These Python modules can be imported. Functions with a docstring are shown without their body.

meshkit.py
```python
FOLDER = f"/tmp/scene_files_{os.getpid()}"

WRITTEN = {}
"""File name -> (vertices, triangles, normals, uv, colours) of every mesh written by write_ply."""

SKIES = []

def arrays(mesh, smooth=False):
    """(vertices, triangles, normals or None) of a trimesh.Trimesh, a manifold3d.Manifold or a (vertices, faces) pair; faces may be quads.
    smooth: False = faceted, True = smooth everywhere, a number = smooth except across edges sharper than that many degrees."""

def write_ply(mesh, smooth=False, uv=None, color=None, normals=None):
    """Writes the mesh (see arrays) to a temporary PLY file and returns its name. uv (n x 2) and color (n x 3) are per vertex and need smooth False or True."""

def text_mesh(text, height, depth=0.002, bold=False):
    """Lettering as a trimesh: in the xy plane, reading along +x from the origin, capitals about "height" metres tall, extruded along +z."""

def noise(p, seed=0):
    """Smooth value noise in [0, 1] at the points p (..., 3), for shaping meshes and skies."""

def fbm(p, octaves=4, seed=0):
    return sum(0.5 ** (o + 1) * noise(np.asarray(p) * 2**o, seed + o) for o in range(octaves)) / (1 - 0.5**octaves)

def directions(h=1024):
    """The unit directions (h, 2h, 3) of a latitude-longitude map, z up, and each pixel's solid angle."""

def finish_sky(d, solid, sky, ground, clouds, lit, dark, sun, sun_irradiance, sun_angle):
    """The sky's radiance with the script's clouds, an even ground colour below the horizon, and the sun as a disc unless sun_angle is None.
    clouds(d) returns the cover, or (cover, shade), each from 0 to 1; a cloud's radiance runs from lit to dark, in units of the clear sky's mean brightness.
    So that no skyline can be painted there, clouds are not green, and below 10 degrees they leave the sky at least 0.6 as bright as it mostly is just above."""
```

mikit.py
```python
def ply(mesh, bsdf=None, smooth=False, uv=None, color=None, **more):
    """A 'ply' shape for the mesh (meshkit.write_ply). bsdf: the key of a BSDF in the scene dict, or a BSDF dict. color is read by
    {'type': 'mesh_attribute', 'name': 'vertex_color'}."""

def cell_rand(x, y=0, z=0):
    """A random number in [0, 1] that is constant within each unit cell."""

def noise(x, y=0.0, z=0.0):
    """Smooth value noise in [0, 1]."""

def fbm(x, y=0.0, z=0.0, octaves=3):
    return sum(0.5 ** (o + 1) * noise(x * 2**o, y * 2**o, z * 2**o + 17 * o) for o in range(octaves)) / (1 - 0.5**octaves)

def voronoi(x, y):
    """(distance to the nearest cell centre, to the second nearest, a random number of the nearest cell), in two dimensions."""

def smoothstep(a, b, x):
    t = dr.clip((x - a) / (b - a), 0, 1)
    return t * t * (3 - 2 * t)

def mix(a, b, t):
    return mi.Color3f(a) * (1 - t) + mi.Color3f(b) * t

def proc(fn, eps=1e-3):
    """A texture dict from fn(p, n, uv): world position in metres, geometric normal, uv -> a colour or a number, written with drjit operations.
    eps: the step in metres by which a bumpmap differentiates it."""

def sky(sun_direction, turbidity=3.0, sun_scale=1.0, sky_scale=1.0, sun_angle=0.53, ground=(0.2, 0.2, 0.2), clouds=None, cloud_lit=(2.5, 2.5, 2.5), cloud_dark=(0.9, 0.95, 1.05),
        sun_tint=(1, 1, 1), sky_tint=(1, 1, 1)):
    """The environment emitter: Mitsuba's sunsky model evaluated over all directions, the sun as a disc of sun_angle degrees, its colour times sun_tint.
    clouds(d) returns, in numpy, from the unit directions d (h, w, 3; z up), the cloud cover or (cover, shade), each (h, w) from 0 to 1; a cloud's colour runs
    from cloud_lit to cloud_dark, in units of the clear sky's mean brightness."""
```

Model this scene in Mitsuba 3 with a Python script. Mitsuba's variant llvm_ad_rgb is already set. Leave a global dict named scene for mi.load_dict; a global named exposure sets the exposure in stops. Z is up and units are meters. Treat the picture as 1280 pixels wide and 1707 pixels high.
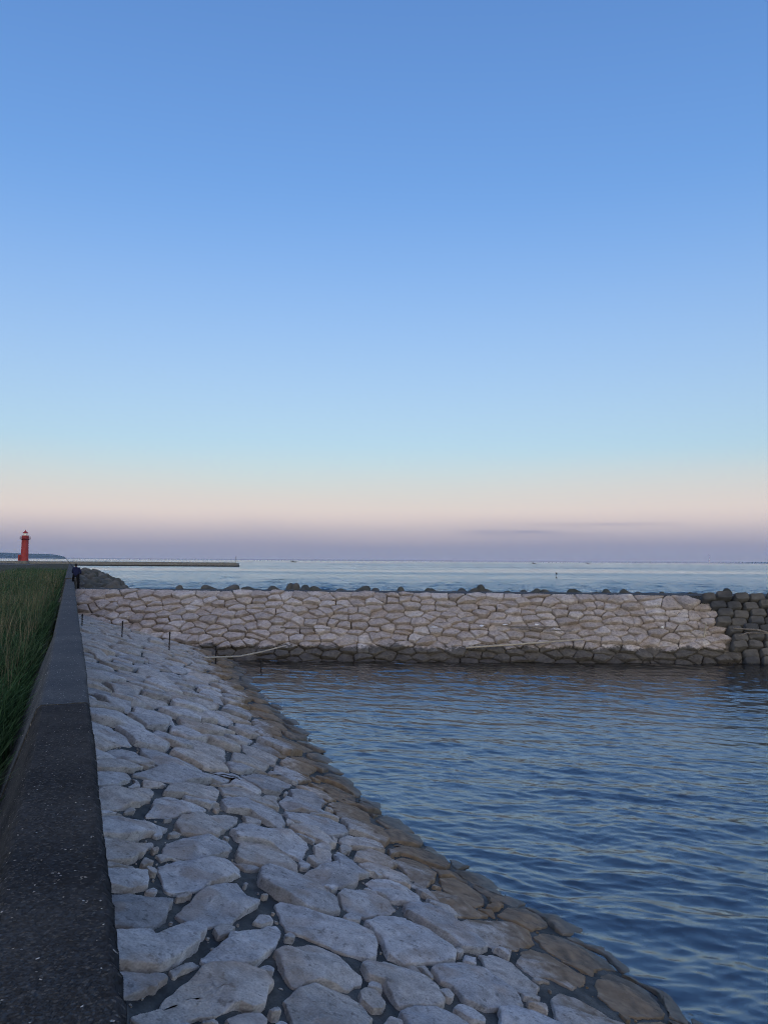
import math, random
import numpy as np, trimesh, shapely, manifold3d
from scipy.spatial import Voronoi
import drjit as dr
import mitsuba as mi
import mikit, meshkit
from mikit import ply, proc, noise, fbm, voronoi, smoothstep, mix, cell_rand
T = mi.ScalarTransform4f
scene, labels = {}, {}
EYE = 5.8                                    # camera height over the water, metres

# ------------------------------------------------------------------ camera, sky, exposure
PITCH, ROLL = math.radians(3.634), math.radians(0.394)
fw = np.array([0, math.cos(PITCH), math.sin(PITCH)]); up0 = np.array([0, -math.sin(PITCH), math.cos(PITCH)]); rt0 = np.array([1.0, 0, 0])
up = up0 * math.cos(ROLL) - rt0 * math.sin(ROLL)
scene['camera'] = {'type': 'perspective', 'fov': math.degrees(2 * math.atan(640 / 1280)), 'fov_axis': 'x', 'near_clip': 0.05, 'far_clip': 60000.0,
                   'to_world': T().look_at(origin=[0, 0, EYE], target=[0, float(fw[1]), EYE + float(fw[2])], up=up.tolist())}
exposure = 5.08
SUN_EL = 2.0
def twilight(d):
    """Thin high haze of the twilight: the afterglow behind the camera, where the sun has just set; opposite to it the pinkish twilight arch over
    the blue-grey shadow of the earth; and a few flat streaks of cloud, from noise."""
    ss = lambda a, b, x: (lambda t: t * t * (3 - 2 * t))(np.clip((x - a) / (b - a), 0, 1))
    el = np.degrees(np.arcsin(np.clip(d[..., 2], -1, 1))); az = np.degrees(np.arctan2(d[..., 0], d[..., 1]))
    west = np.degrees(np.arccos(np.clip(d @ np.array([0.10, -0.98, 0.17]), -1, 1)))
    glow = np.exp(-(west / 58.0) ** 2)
    w = meshkit.fbm(np.stack([az * 0.05, el * 0.35, az * 0], -1), 3, 5) - 0.5
    e = el + 0.9 * w
    st_ = meshkit.fbm(np.stack([az * 0.07 + 3, el * 2.6, az * 0 + 2], -1), 4, 23)
    streak = ss(0.42, 0.62, st_) * ss(1.75, 2.15, el) * ss(3.0, 2.5, el) * ss(4, 9, az) * ss(23, 17, az)
    arch = (0.19 * ss(28, 8, e) + 0.76 * ss(9.0, 2.5, e)) * (1 - glow)
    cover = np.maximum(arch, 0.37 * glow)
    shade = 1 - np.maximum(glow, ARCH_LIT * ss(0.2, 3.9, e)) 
    cover = np.maximum(cover, 0.9 * streak); shade = np.clip(shade + 0.07 * streak, 0, 1)
    return cover, shade
ARCH_LIT = 0.155
SKY = dict(sun_direction=[0.1, -math.cos(math.radians(SUN_EL)), math.sin(math.radians(SUN_EL))], turbidity=2.0, sun_scale=0.0, sky_scale=1.0,
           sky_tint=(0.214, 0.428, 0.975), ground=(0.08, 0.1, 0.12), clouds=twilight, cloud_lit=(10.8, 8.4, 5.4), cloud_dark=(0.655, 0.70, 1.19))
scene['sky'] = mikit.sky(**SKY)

# ------------------------------------------------------------------ helpers
def numbered(name):
    if name not in scene and name not in labels and not any(k.startswith(name + '__') for k in scene): return name
    i = 1
    while f'{name}_{i:03d}' in scene or f'{name}_{i:03d}' in labels: i += 1
    return f'{name}_{i:03d}'
counts = {}
def part(parent, name, mesh, bsdf, smooth=False, **more):
    base = f'{parent}__{name}'; n = counts.get(base, 0); counts[base] = n + 1
    key = base if n == 0 else f'{base}_{n:03d}'
    scene[key] = ply(mesh, bsdf, smooth=smooth, **more)
    return key
def thing(name, label, cat, group=None):
    key = numbered(name); labels[key] = {'label': label, 'category': cat}
    if group: labels[key]['group'] = group
    return key
def single(name, mesh, bsdf, label, cat, group=None, smooth=False):
    key = thing(name, label, cat, group); scene[key] = ply(mesh, bsdf, smooth=smooth); return key
def setting(name, mesh, bsdf, label, smooth=False, kind='structure', **more):
    scene[name] = {**ply(mesh, bsdf, smooth=smooth), **more}; labels[name] = {'label': label, 'kind': kind}
def grid(P):
    m, n = P.shape[:2]; i = np.arange(m * n).reshape(m, n)
    q = np.stack([i[:-1, :-1], i[1:, :-1], i[1:, 1:], i[:-1, 1:]], -1).reshape(-1, 4)
    return P.reshape(-1, 3), q
def tri(q): return np.vstack([q[:, [0, 1, 2]], q[:, [0, 2, 3]]])
def up_facing(v, f):
    n = np.cross(v[f[:, 1]] - v[f[:, 0]], v[f[:, 2]] - v[f[:, 0]])
    return f if n[:, 2].sum() > 0 else f[:, ::-1]
def tube(points, radii, sides=8):
    p = np.asarray(points, float); r = np.broadcast_to(radii, (len(p),))
    t = np.gradient(p, axis=0); t /= np.linalg.norm(t, axis=1, keepdims=True)
    a = np.cross(t, [0.13, 0.21, 0.97] if abs(t[0][2]) < 0.9 else [1, 0, 0]); a /= np.linalg.norm(a, axis=1, keepdims=True); b = np.cross(t, a)
    an = np.arange(sides) * 2 * np.pi / sides
    v = p[:, None] + r[:, None, None] * (np.cos(an)[None, :, None] * a[:, None] + np.sin(an)[None, :, None] * b[:, None])
    v = v.reshape(-1, 3); f = []
    for i in range(len(p) - 1):
        for j in range(sides):
            k = (j + 1) % sides; f += [[i * sides + j, i * sides + k, (i + 1) * sides + k], [i * sides + j, (i + 1) * sides + k, (i + 1) * sides + j]]
    c0, c1 = len(v), len(v) + 1; v = np.vstack([v, p[:1], p[-1:]]); L = (len(p) - 1) * sides
    for j in range(sides):
        k = (j + 1) % sides; f += [[c0, k, j], [c1, L + j, L + k]]
    return trimesh.Trimesh(v, np.array(f), process=False)
def lathe(profile, sides=32, centre=(0, 0, 0)):
    m = trimesh.creation.revolve(np.array(profile), sections=sides); m.apply_translation(centre); return m
def box(x0, x1, y0, y1, z0, z1):
    m = trimesh.creation.box(extents=[x1 - x0, y1 - y0, z1 - z0]); m.apply_translation([(x0 + x1) / 2, (y0 + y1) / 2, (z0 + z1) / 2]); return m
cat = trimesh.util.concatenate
def ball(c, r, seg=12):
    return manifold3d.Manifold.sphere(r, seg).translate(list(map(float, c)))
def bone(a, b, ra, rb, seg=12):
    return manifold3d.Manifold.batch_hull([ball(a, ra, seg), ball(b, rb, seg)])
def mf(m):
    k = m.to_mesh(); return trimesh.Trimesh(np.array(k.vert_properties[:, :3]), np.array(k.tri_verts), process=False)

# ------------------------------------------------------------------ where things stand: frame of the sea wall (s across, t along), revetment and breakwater planes
AZ = math.radians(-22.124)
DX, DY = math.sin(AZ), math.cos(AZ)
def xy(s, t): return DY * s + DX * t, -DX * s + DY * t
def st(x, y): return DY * x - DX * y, DX * x + DY * y
SW_T = [-6, 8, 11, 14, 17, 21, 26, 34, 43, 52]; SW_S = [7.9, 7.55, 7.37, 6.95, 6.85, 7.0, 7.45, 7.9, 8.8, 9.2]
def rev_z(s, t):
    z = 2.4 * (1 - (np.asarray(s) - 0.25) / (np.interp(t, SW_T, SW_S) - 0.25))
    return np.maximum(z, -2.6)
def rev_point(s, t, h=0.0):
    x, y = xy(s, t); k = 0.325
    n = np.array([DY * k, -DX * k, 1.0]) / math.hypot(1, k)
    return np.stack([x + n[0] * h, y + n[1] * h, rev_z(s, t) + n[2] * h], -1)
CREST = 3.77
def bw_top(x): return 48.0 - 0.088 * np.minimum(x, 26.0)
BW_TOE = 44.4
def bw_point(x, q, h=0.0):
    """q: height on the face, from CREST down below the water."""
    x, q = np.asarray(x, float), np.asarray(q, float)
    y = BW_TOE + (bw_top(x) - BW_TOE) * q / CREST
    return np.stack([x + 0 * q, y - 0.75 * h, q + 0.66 * h], -1)
def bw_z(x, y): return CREST * (y - BW_TOE) / (bw_top(x) - BW_TOE)

# ------------------------------------------------------------------ materials
def principled(col, rough=0.8, spec=0.3, **k): return {'type': 'principled', 'base_color': col, 'roughness': rough, 'specular': spec, **k}
def rgb(*c): return {'type': 'rgb', 'value': list(c)}
def bump(b, fn, scale, eps=2e-3): return {'type': 'bumpmap', 'arbitrary': proc(fn, eps), 'scale': scale, 'bsdf': b}
def rock_colour(a, b, seed, tide, soft, speck, weed_a=(0.20, 0.145, 0.09), weed_b=(0.095, 0.085, 0.066)):
    def fn(p, n, uv):
        big = fbm(p.x * 1.7 + seed, p.y * 1.7, p.z * 1.7, 3); med = fbm(p.x * 9, p.y * 9 + seed, p.z * 9, 3); fine = noise(p.x * 70, p.y * 70, p.z * 70 + seed)
        c = mix(a, b, smoothstep(0.38, 0.62, big))
        c = c * (0.55 + 0.76 * med) * (1 - speck / 2 + speck * fine)
        pit = smoothstep(0.60, 0.78, fbm(p.x * 20 + 9, p.y * 20, p.z * 20 + seed, 3))
        c = c * (1 - 0.4 * pit)
        rust = smoothstep(0.56, 0.68, fbm(p.x * 1.9 + 31, p.y * 1.9 + seed, p.z * 1.9, 3))
        c = mix(c, mi.Color3f(0.31, 0.225, 0.155) * (0.6 + 0.6 * med), 0.38 * rust)
        # the tide's band: brown weed film, black-brown below
        lv = p.z + 0.42 * (fbm(p.x * 1.1, p.y * 1.1, 3 + seed * 0, 3) - 0.5) + 0.25 * (med - 0.5)
        weed = smoothstep(tide + soft, tide - soft, lv)
        low = smoothstep(tide * 0.38 + soft, tide * 0.38 - soft, lv)
        brown = mix(mi.Color3f(weed_a), mi.Color3f(weed_b), low) * (0.5 + 1.0 * med)
        return mix(c, brown, weed * 0.9)
    return fn
def rock_relief(p, n, uv):
    return 0.65 * fbm(p.x * 16, p.y * 16, p.z * 16, 4) + 0.35 * noise(p.x * 95, p.y * 95, p.z * 95)
def wet_rough(p, n, uv):                      # stones that the ripples have just washed are wet
    return 0.85 - 0.5 * smoothstep(0.22, 0.12, p.z + 0.22 * (fbm(p.x * 2.1, p.y * 2.1, 1, 3) - 0.5))
GREY = [((0.27, 0.275, 0.28), (0.36, 0.36, 0.355)), ((0.44, 0.40, 0.35), (0.46, 0.44, 0.41)), ((0.335, 0.345, 0.355), (0.405, 0.412, 0.415)), ((0.405, 0.412, 0.418), (0.475, 0.478, 0.475)), ((0.37, 0.36, 0.34), (0.43, 0.415, 0.39)), ((0.40, 0.375, 0.34), (0.35, 0.34, 0.32))]
for i, (a, b) in enumerate(GREY):
    scene[f'rock_{"efabcd"[i]}'] = bump(principled(proc(rock_colour(a, b, 3.7 * i, 0.70, 0.15, 0.5)), proc(wet_rough), 0.4), rock_relief, 0.032)
FACE = [((0.43, 0.37, 0.335), (0.50, 0.435, 0.395)), ((0.52, 0.46, 0.425), (0.58, 0.525, 0.485)), ((0.38, 0.33, 0.30), (0.45, 0.39, 0.35)), ((0.49, 0.42, 0.365), (0.43, 0.385, 0.355))]
for i, (a, b) in enumerate(FACE):
    scene[f'face_rock_{"abcd"[i]}'] = bump(principled(proc(rock_colour(a, b, 5.1 * i + 2, 0.86, 0.09, 0.2, (0.085, 0.078, 0.066), (0.05, 0.046, 0.04))), 0.85, 0.25), rock_relief, 0.03)
def mortar_colour(p, n, uv):
    m = fbm(p.x * 3, p.y * 3, p.z * 3, 4); f = noise(p.x * 60, p.y * 60, p.z * 60)
    return mix(mi.Color3f(0.030, 0.033, 0.034), mi.Color3f(0.085, 0.086, 0.08), smoothstep(0.35, 0.7, m)) * (0.7 + 0.6 * f)
scene['mortar'] = bump(principled(proc(mortar_colour), 0.75, 0.4), lambda p, n, uv: fbm(p.x * 14, p.y * 14, p.z * 14, 4), 0.03)
def crevice_colour(p, n, uv): return mi.Color3f(0.19, 0.17, 0.15) * (0.5 + noise(p.x * 9, p.y * 9, p.z * 9))
scene['crevice'] = principled(proc(crevice_colour), 0.9, 0.2)
def concrete_fn(a, b, speck, seed):
    def fn(p, n, uv):
        big = fbm(p.x * 1.3 + seed, p.y * 1.3, p.z * 1.3, 4); g = fbm(p.x * 38, p.y * 38, p.z * 38, 3)
        c = mix(mi.Color3f(a), mi.Color3f(b), smoothstep(0.3, 0.7, big)) * (0.45 + 1.1 * g)
        if speck:
            fract = noise(p.x * 160, p.y * 160, p.z * 160)
            d, d2, r = voronoi(p.x * 55 + p.z * 11 + 0.9 * fbm(p.x * 60, p.y * 60, 2, 2), p.y * 55 + p.z * 17 + 0.9 * fbm(p.x * 60, p.y * 60, 5, 2))
            shell = smoothstep(0.14 + 0.3 * fract, 0.05 + 0.2 * fract, d) * smoothstep(0.972, 0.975, r)
            grain = smoothstep(0.42, 0.30, d) * smoothstep(0.55, 0.9, r)
            c = mix(c, mi.Color3f(0.14, 0.135, 0.125), 0.6 * grain)
            c = mix(c, mi.Color3f(0.55, 0.53, 0.49), shell)
        return c
    return fn
scene['old_concrete'] = bump(principled(proc(concrete_fn((0.034, 0.037, 0.041), (0.064, 0.066, 0.068), True, 2.0)), 0.85, 0.3), lambda p, n, uv: 0.6 * fbm(p.x * 30, p.y * 30, p.z * 30, 4) + 0.4 * noise(p.x * 110, p.y * 110, p.z * 110), 0.085)
scene['wall_concrete'] = bump(principled(proc(concrete_fn((0.042, 0.044, 0.047), (0.068, 0.068, 0.067), True, 5.0)), 0.85, 0.3), lambda p, n, uv: fbm(p.x * 30, p.y * 30, p.z * 30, 4), 0.01)
def block_colour(p, n, uv):
    m = fbm(p.x * 4, p.y * 4, p.z * 4, 4); b = fbm(p.x * 0.9 + 4, p.y * 0.9, p.z * 0.9, 2)
    return mix(mi.Color3f(0.065, 0.066, 0.068), mi.Color3f(0.12, 0.112, 0.102), smoothstep(0.35, 0.65, b)) * (0.55 + 0.9 * m)
scene['dark_block'] = bump(principled(proc(block_colour), 0.85, 0.25), rock_relief, 0.02)
def armour_colour(p, n, uv):
    m = fbm(p.x * 3, p.y * 3, p.z * 3, 4); b = fbm(p.x * 0.7 + 8, p.y * 0.7, p.z * 0.7, 3)
    return mix(mi.Color3f(0.075, 0.078, 0.068), mi.Color3f(0.12, 0.114, 0.102), smoothstep(0.35, 0.65, b)) * (0.5 + m)
scene['armour_concrete'] = bump(principled(proc(armour_colour), 0.9, 0.2), rock_relief, 0.02)
# ------------------------------------------------------------------ waves
def wave_set(seed, n, l0, l1, slope, mean_dir, spread):
    r = np.random.default_rng(seed); out = []
    for lam in np.exp(r.uniform(math.log(l0), math.log(l1), n)):
        a = mean_dir + r.normal(0, spread); k = 2 * math.pi / lam
        out.append((k * math.cos(a), k * math.sin(a), slope * r.uniform(0.6, 1.3) / k / math.sqrt(n / 2), r.uniform(0, 6.283), lam))
    return out
def swell(x, y, waves, cell, chop=0.8, lull=1.0):
    """Displaced sea surface: gentle sines bent by noise, pinched towards their crests; waves shorter than three cells fade out."""
    x = x.astype(np.float32); y = y.astype(np.float32)
    wx = x + 0.55 * (meshkit.noise(np.stack([x * 0.55, y * 0.55, x * 0], -1), 3) - 0.5); wy = y + 0.55 * (meshkit.noise(np.stack([x * 0.55, y * 0.55, x * 0 + 5], -1), 4) - 0.5)
    gust = 0.55 + 0.9 * meshkit.fbm(np.stack([x * 0.16, y * 0.16, x * 0], -1), 3, 7)
    h = np.zeros_like(x); ox = np.zeros_like(x); oy = np.zeros_like(x)
    for kx, ky, a, ph, lam in waves:
        amp = a * np.clip((lam / np.maximum(cell, 1e-6) - 2.5) / 2.0, 0, 1)
        if not amp.any(): continue
        q = kx * wx + ky * wy + ph; k = math.hypot(kx, ky)
        h += amp * np.cos(q); ox -= chop * amp * kx / k * np.sin(q); oy -= chop * amp * ky / k * np.sin(q)
    gust = gust * lull
    return np.stack([x + gust * ox, y + gust * oy, gust * h], -1)
def graded(a, b, step):
    out = [a]
    while out[-1] < b: out.append(out[-1] + step(out[-1]))
    return np.array(out)
def keep_cells(P, keep):
    v, q = grid(P); q = q[keep(v[q].mean(1))]
    used = np.unique(q); back = np.zeros(len(v), int); back[used] = np.arange(len(used))
    f = tri(back[q]); v = v[used]
    return v, up_facing(v, f)

# ------------------------------------------------------------------ the setting: water, sea bed, ground, far land
scene['deep_water'] = {'type': 'homogeneous', 'albedo': rgb(0.56, 0.60, 0.60), 'sigma_t': rgb(0.75, 0.55, 0.50)}
ripples = wave_set(11, 64, 0.15, 0.75, 0.105, math.radians(70), 0.36) + wave_set(12, 16, 0.75, 2.6, 0.05, math.radians(76), 0.4)
ys = graded(4.5, 46.0, lambda y: 0.036 if y < 16 else 0.036 + (y - 16) * 0.0011)
xs = np.concatenate([-graded(0, 10.5, lambda x: 0.05)[::-1][:-1], graded(0, 25, lambda x: 0.05 if x < 9 else 0.05 + (x - 9) * 0.002), graded(25.2, 60, lambda x: 0.8)])
xx, yy = np.meshgrid(xs, ys, indexing='ij')
W = swell(xx, yy, ripples, 0.040 + 0.0009 * np.maximum(yy - 16, 0) + 0.03 * np.maximum(xx - 26, 0), lull=np.interp(yy, [12, 28, 43], [1.1, 0.8, 1.25]))
W[..., 2] += 0.05
wv, wf = keep_cells(W, lambda c: (rev_z(*st(c[:, 0], c[:, 1])) < 0.45) & (bw_z(c[:, 0], c[:, 1]) < 0.6) & ((c[:, 1] > 5.5) | (c[:, 0] < 16)))
scene['water_surface'] = {'type': 'roughdielectric', 'distribution': 'ggx', 'alpha': 0.02, 'int_ior': 2.5, 'ext_ior': 1.0}
setting('harbour_water', (wv, wf), 'water_surface', 'rippled dark blue water inside the stone harbour', smooth=True, interior={'type': 'ref', 'id': 'deep_water'})
def sea_rough(p, n, uv):
    band = fbm(p.x * 0.004, p.y * 0.011, 1.0, 4)
    return 0.03 + 0.17 * smoothstep(0.35, 0.65, band)
def sea_chop(p, n, uv):
    far = smoothstep(150, 700, p.y); vast = smoothstep(900, 3000, p.y)
    a = fbm(p.x * 0.9, p.y * 0.9, 0, 3) * 0.22; b = fbm(p.x * 0.22, p.y * 0.22, 4, 3) * 0.8; c = fbm(p.x * 0.05, p.y * 0.05, 7, 3) * 1.5
    gust = 1.1 + 1.2 * smoothstep(0.35, 0.65, fbm(p.x * 0.006, p.y * 0.014, 2.0, 4))
    return ((a * (1 - far) + b * far) * (1 - vast) + c * vast * (1 - smoothstep(4000, 8000, p.y))) * gust
sea_body = {'type': 'principled', 'base_color': rgb(0.016, 0.036, 0.05), 'roughness': proc(sea_rough), 'eta': 1.7}
scene['sea_surface'] = bump(sea_body, sea_chop, 1.0, 0.2)
rollers = wave_set(21, 60, 0.9, 7, 0.17, math.radians(96), 0.55) + wave_set(22, 20, 7, 26, 0.035, math.radians(100), 0.4)
ys = graded(45.5, 18500, lambda y: max(0.22, y * y / 14500) if y < 900 else y * 0.062)
xs = graded(0, 18500, lambda x: 0.5 if x < 90 else 0.5 + (x - 90) * 0.06); xs = np.concatenate([-xs[::-1][:-1], xs])
xx, yy = np.meshgrid(xs, ys, indexing='ij')
S_ = swell(xx, yy, rollers, 0.3 + 0.45 * np.maximum(yy * yy / 14500 - 0.3, 0) + 0.05 * np.maximum(np.abs(xx) - 90, 0))
S_[..., 2] -= 0.02
setting('sea', keep_cells(S_, lambda c: c[:, 1] > 45.0), 'sea_surface', 'open sea reaching to the horizon behind the breakwater', smooth=True)
scene['sand'] = principled(rgb(0.055, 0.06, 0.05), 0.9, 0.2)
setting('seabed', ([[-60, -30, -2.7], [80, -30, -2.7], [80, 60, -2.7], [-60, 60, -2.7]], [[0, 1, 2], [0, 2, 3]]), 'sand', 'dark sea bed under the harbour water')
def soil_colour(p, n, uv): return mix(mi.Color3f(0.035, 0.04, 0.025), mi.Color3f(0.07, 0.065, 0.05), fbm(p.x * 0.8, p.y * 0.8, 0, 4))
scene['soil'] = principled(proc(soil_colour), 0.95, 0.1)
gx = []
for t in (-25, 430):
    for s in (-700, -0.6): gx.append([*xy(s, t), 3.05])
setting('ground', (gx, [[0, 1, 3], [0, 3, 2]]), 'soil', 'dark grassy ground on the landward side of the wall')
scene['forest'] = principled(rgb(0.035, 0.05, 0.03), 0.95, 0.1)
def ridge(x0, x1, y0, depth, n, height, seed):
    x = np.linspace(x0, x1, n); u = np.linspace(0, 1, 14)
    X, U = np.meshgrid(x, u, indexing='ij')
    hx = height(X) * (0.82 + 0.36 * meshkit.fbm(np.stack([X / 420, U * 3, X * 0], -1), 5, seed))
    return grid(np.stack([X * (1 + depth * U / y0), y0 + depth * U, hx * np.sin(np.pi * np.clip(U * 0.98 + 0.01, 0, 1)) ** 0.7 - 1.0], -1))
setting('headland', ridge(-9000, -3720, 9000, 1500, 240, lambda x: 12 + 46 * np.clip((-3720 - x) / 170, 0, 1) ** 0.5 + 30 * np.clip((-3900 - x) / 900, 0, 1) * (1 - 0.5 * np.clip((-5200 - x) / 2000, 0, 1)), 5), 'forest', 'low wooded headland behind the red lighthouse, blue with haze')
setting('far_coast', ridge(5400, 15500, 16600, 1800, 260, lambda x: 6 + 40 * np.clip((x - 7000) / 2000, 0, 1) * (0.5 + 0.9 * meshkit.noise(np.stack([x / 500, x * 0, x * 0], -1), 2)), 8), 'forest', 'faint far coast on the right of the horizon')

# ------------------------------------------------------------------ stones
def resample(poly, n, rnd):
    p = poly.buffer(-rnd).buffer(rnd * 0.98)
    if p.is_empty: p = poly
    if p.geom_type != 'Polygon': p = max(p.geoms, key=lambda g: g.area)
    ring = shapely.geometry.polygon.orient(p).exterior
    u = np.arange(n) / n * ring.length
    return np.array([ring.interpolate(float(a)).coords[0] for a in u])
NEAR = [(1.02, -2.0), (1.01, -0.5), (1.0, 0.2), (0.995, 0.6), (0.986, 0.86), (0.968, 0.97), (0.92, 1.0), (0.83, 1.0), (0.68, 1.0), (0.55, 1.0), (0.42, 1.0), (0.29, 1.0), (0.15, 1.0)]
MID = [(1.02, -1.6), (1.0, 0.2), (0.98, 0.7), (0.94, 0.95), (0.80, 1.0), (0.55, 1.0), (0.28, 1.0)]
FACE_RINGS = [(0.985, -1.5), (1.0, 0.1), (0.985, 0.65), (0.94, 0.95), (0.76, 1.0), (0.38, 1.0)]
FAR = [(1.02, -0.8), (1.0, 0.25), (0.965, 0.85), (0.85, 1.0), (0.45, 1.0)]
def stone(poly, h, place, seed, n, rings, wob=0.03, planes=5, tilt=0.16, amp=0.03, rnd=0.05, first=0.2, step=0.0):
    """A roughly dressed stone: an outline in the plane of its slope, a rim that drops below the bedding, a top cut by a few fractured planes."""
    r = np.random.default_rng(seed); P = resample(poly, n, rnd)
    ic = shapely.maximum_inscribed_circle(poly, 0.02).coords[0]; c = 0.5 * np.array(poly.centroid.coords[0]) + 0.5 * np.array(ic)
    V = np.vstack([c + (P - c) * f for f, _ in rings] + [c[None]])
    G = np.concatenate([np.full(n, g) for _, g in rings] + [[1.0]])
    F = np.concatenate([np.full(n, f) for f, _ in rings] + [[0.0]])
    size = math.sqrt(poly.area)
    off = seed * 1.37
    q = np.column_stack([V * 5.0, np.full(len(V), off)])
    d2 = np.column_stack([meshkit.fbm(q, 3, 1) - 0.5, meshkit.fbm(q + 50, 3, 2) - 0.5])
    V = V + d2 * 2 * wob * np.clip(F, 0, 1)[:, None] ** 2
    top = np.full(len(V), h)
    for k in range(planes):
        a = r.uniform(0, 6.283); u = np.array([math.cos(a), math.sin(a)])
        g = r.uniform(0.15, 0.85); o = r.uniform(0.05, 0.5) * size if k else 0
        top = np.minimum(top, h * r.uniform(0.95, 1.12) - g * (1 if k else first) * tilt * 2 * ((V - c) @ u - o))
    top = np.maximum(top - step * (V[:, 1] - c[1]), 0.25 * h)
    q = np.column_stack([V, np.full(len(V), off)])
    z = np.where(G > 0, G * top, G * h) + (amp * 2 * (meshkit.fbm(q * 4.5, 4, 5) - 0.5) + amp * 0.7 * (meshkit.fbm(q * 19, 3, 6) - 0.5)) * np.clip(G + 0.3, 0, 1)
    v = place(V[:, 0], V[:, 1], z)
    f = []; i = np.arange(n); j = (i + 1) % n
    for k in range(len(rings) - 1):
        a, b = k * n, (k + 1) * n
        f.append(np.stack([a + i, a + j, b + j], 1)); f.append(np.stack([a + i, b + j, b + i], 1))
    a = (len(rings) - 1) * n
    f.append(np.stack([a + i, a + j, np.full(n, len(rings) * n)], 1))
    return v, np.vstack(f)
def cells(points, box_, sx=1.0, sy=1.0, relax=1):
    """Voronoi cells of points in a plane whose axes are scaled first, as shapely polygons in true scale."""
    p = np.asarray(points) / [sx, sy]; x0, x1, y0, y1 = box_[0] / sx, box_[1] / sx, box_[2] / sy, box_[3] / sy
    for it in range(relax + 1):
        m = np.vstack([p, p * [-1, 1] + [2 * x0, 0], p * [-1, 1] + [2 * x1, 0], p * [1, -1] + [0, 2 * y0], p * [1, -1] + [0, 2 * y1]])
        vor = Voronoi(m)
        polys = [shapely.Polygon(vor.vertices[vor.regions[vor.point_region[i]]] * [sx, sy]) for i in range(len(p))]
        if it < relax: p = 0.5 * p + 0.5 * np.array([[g.centroid.x / sx, g.centroid.y / sy] for g in polys])
    return polys
rng = np.random.default_rng(5)
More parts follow.
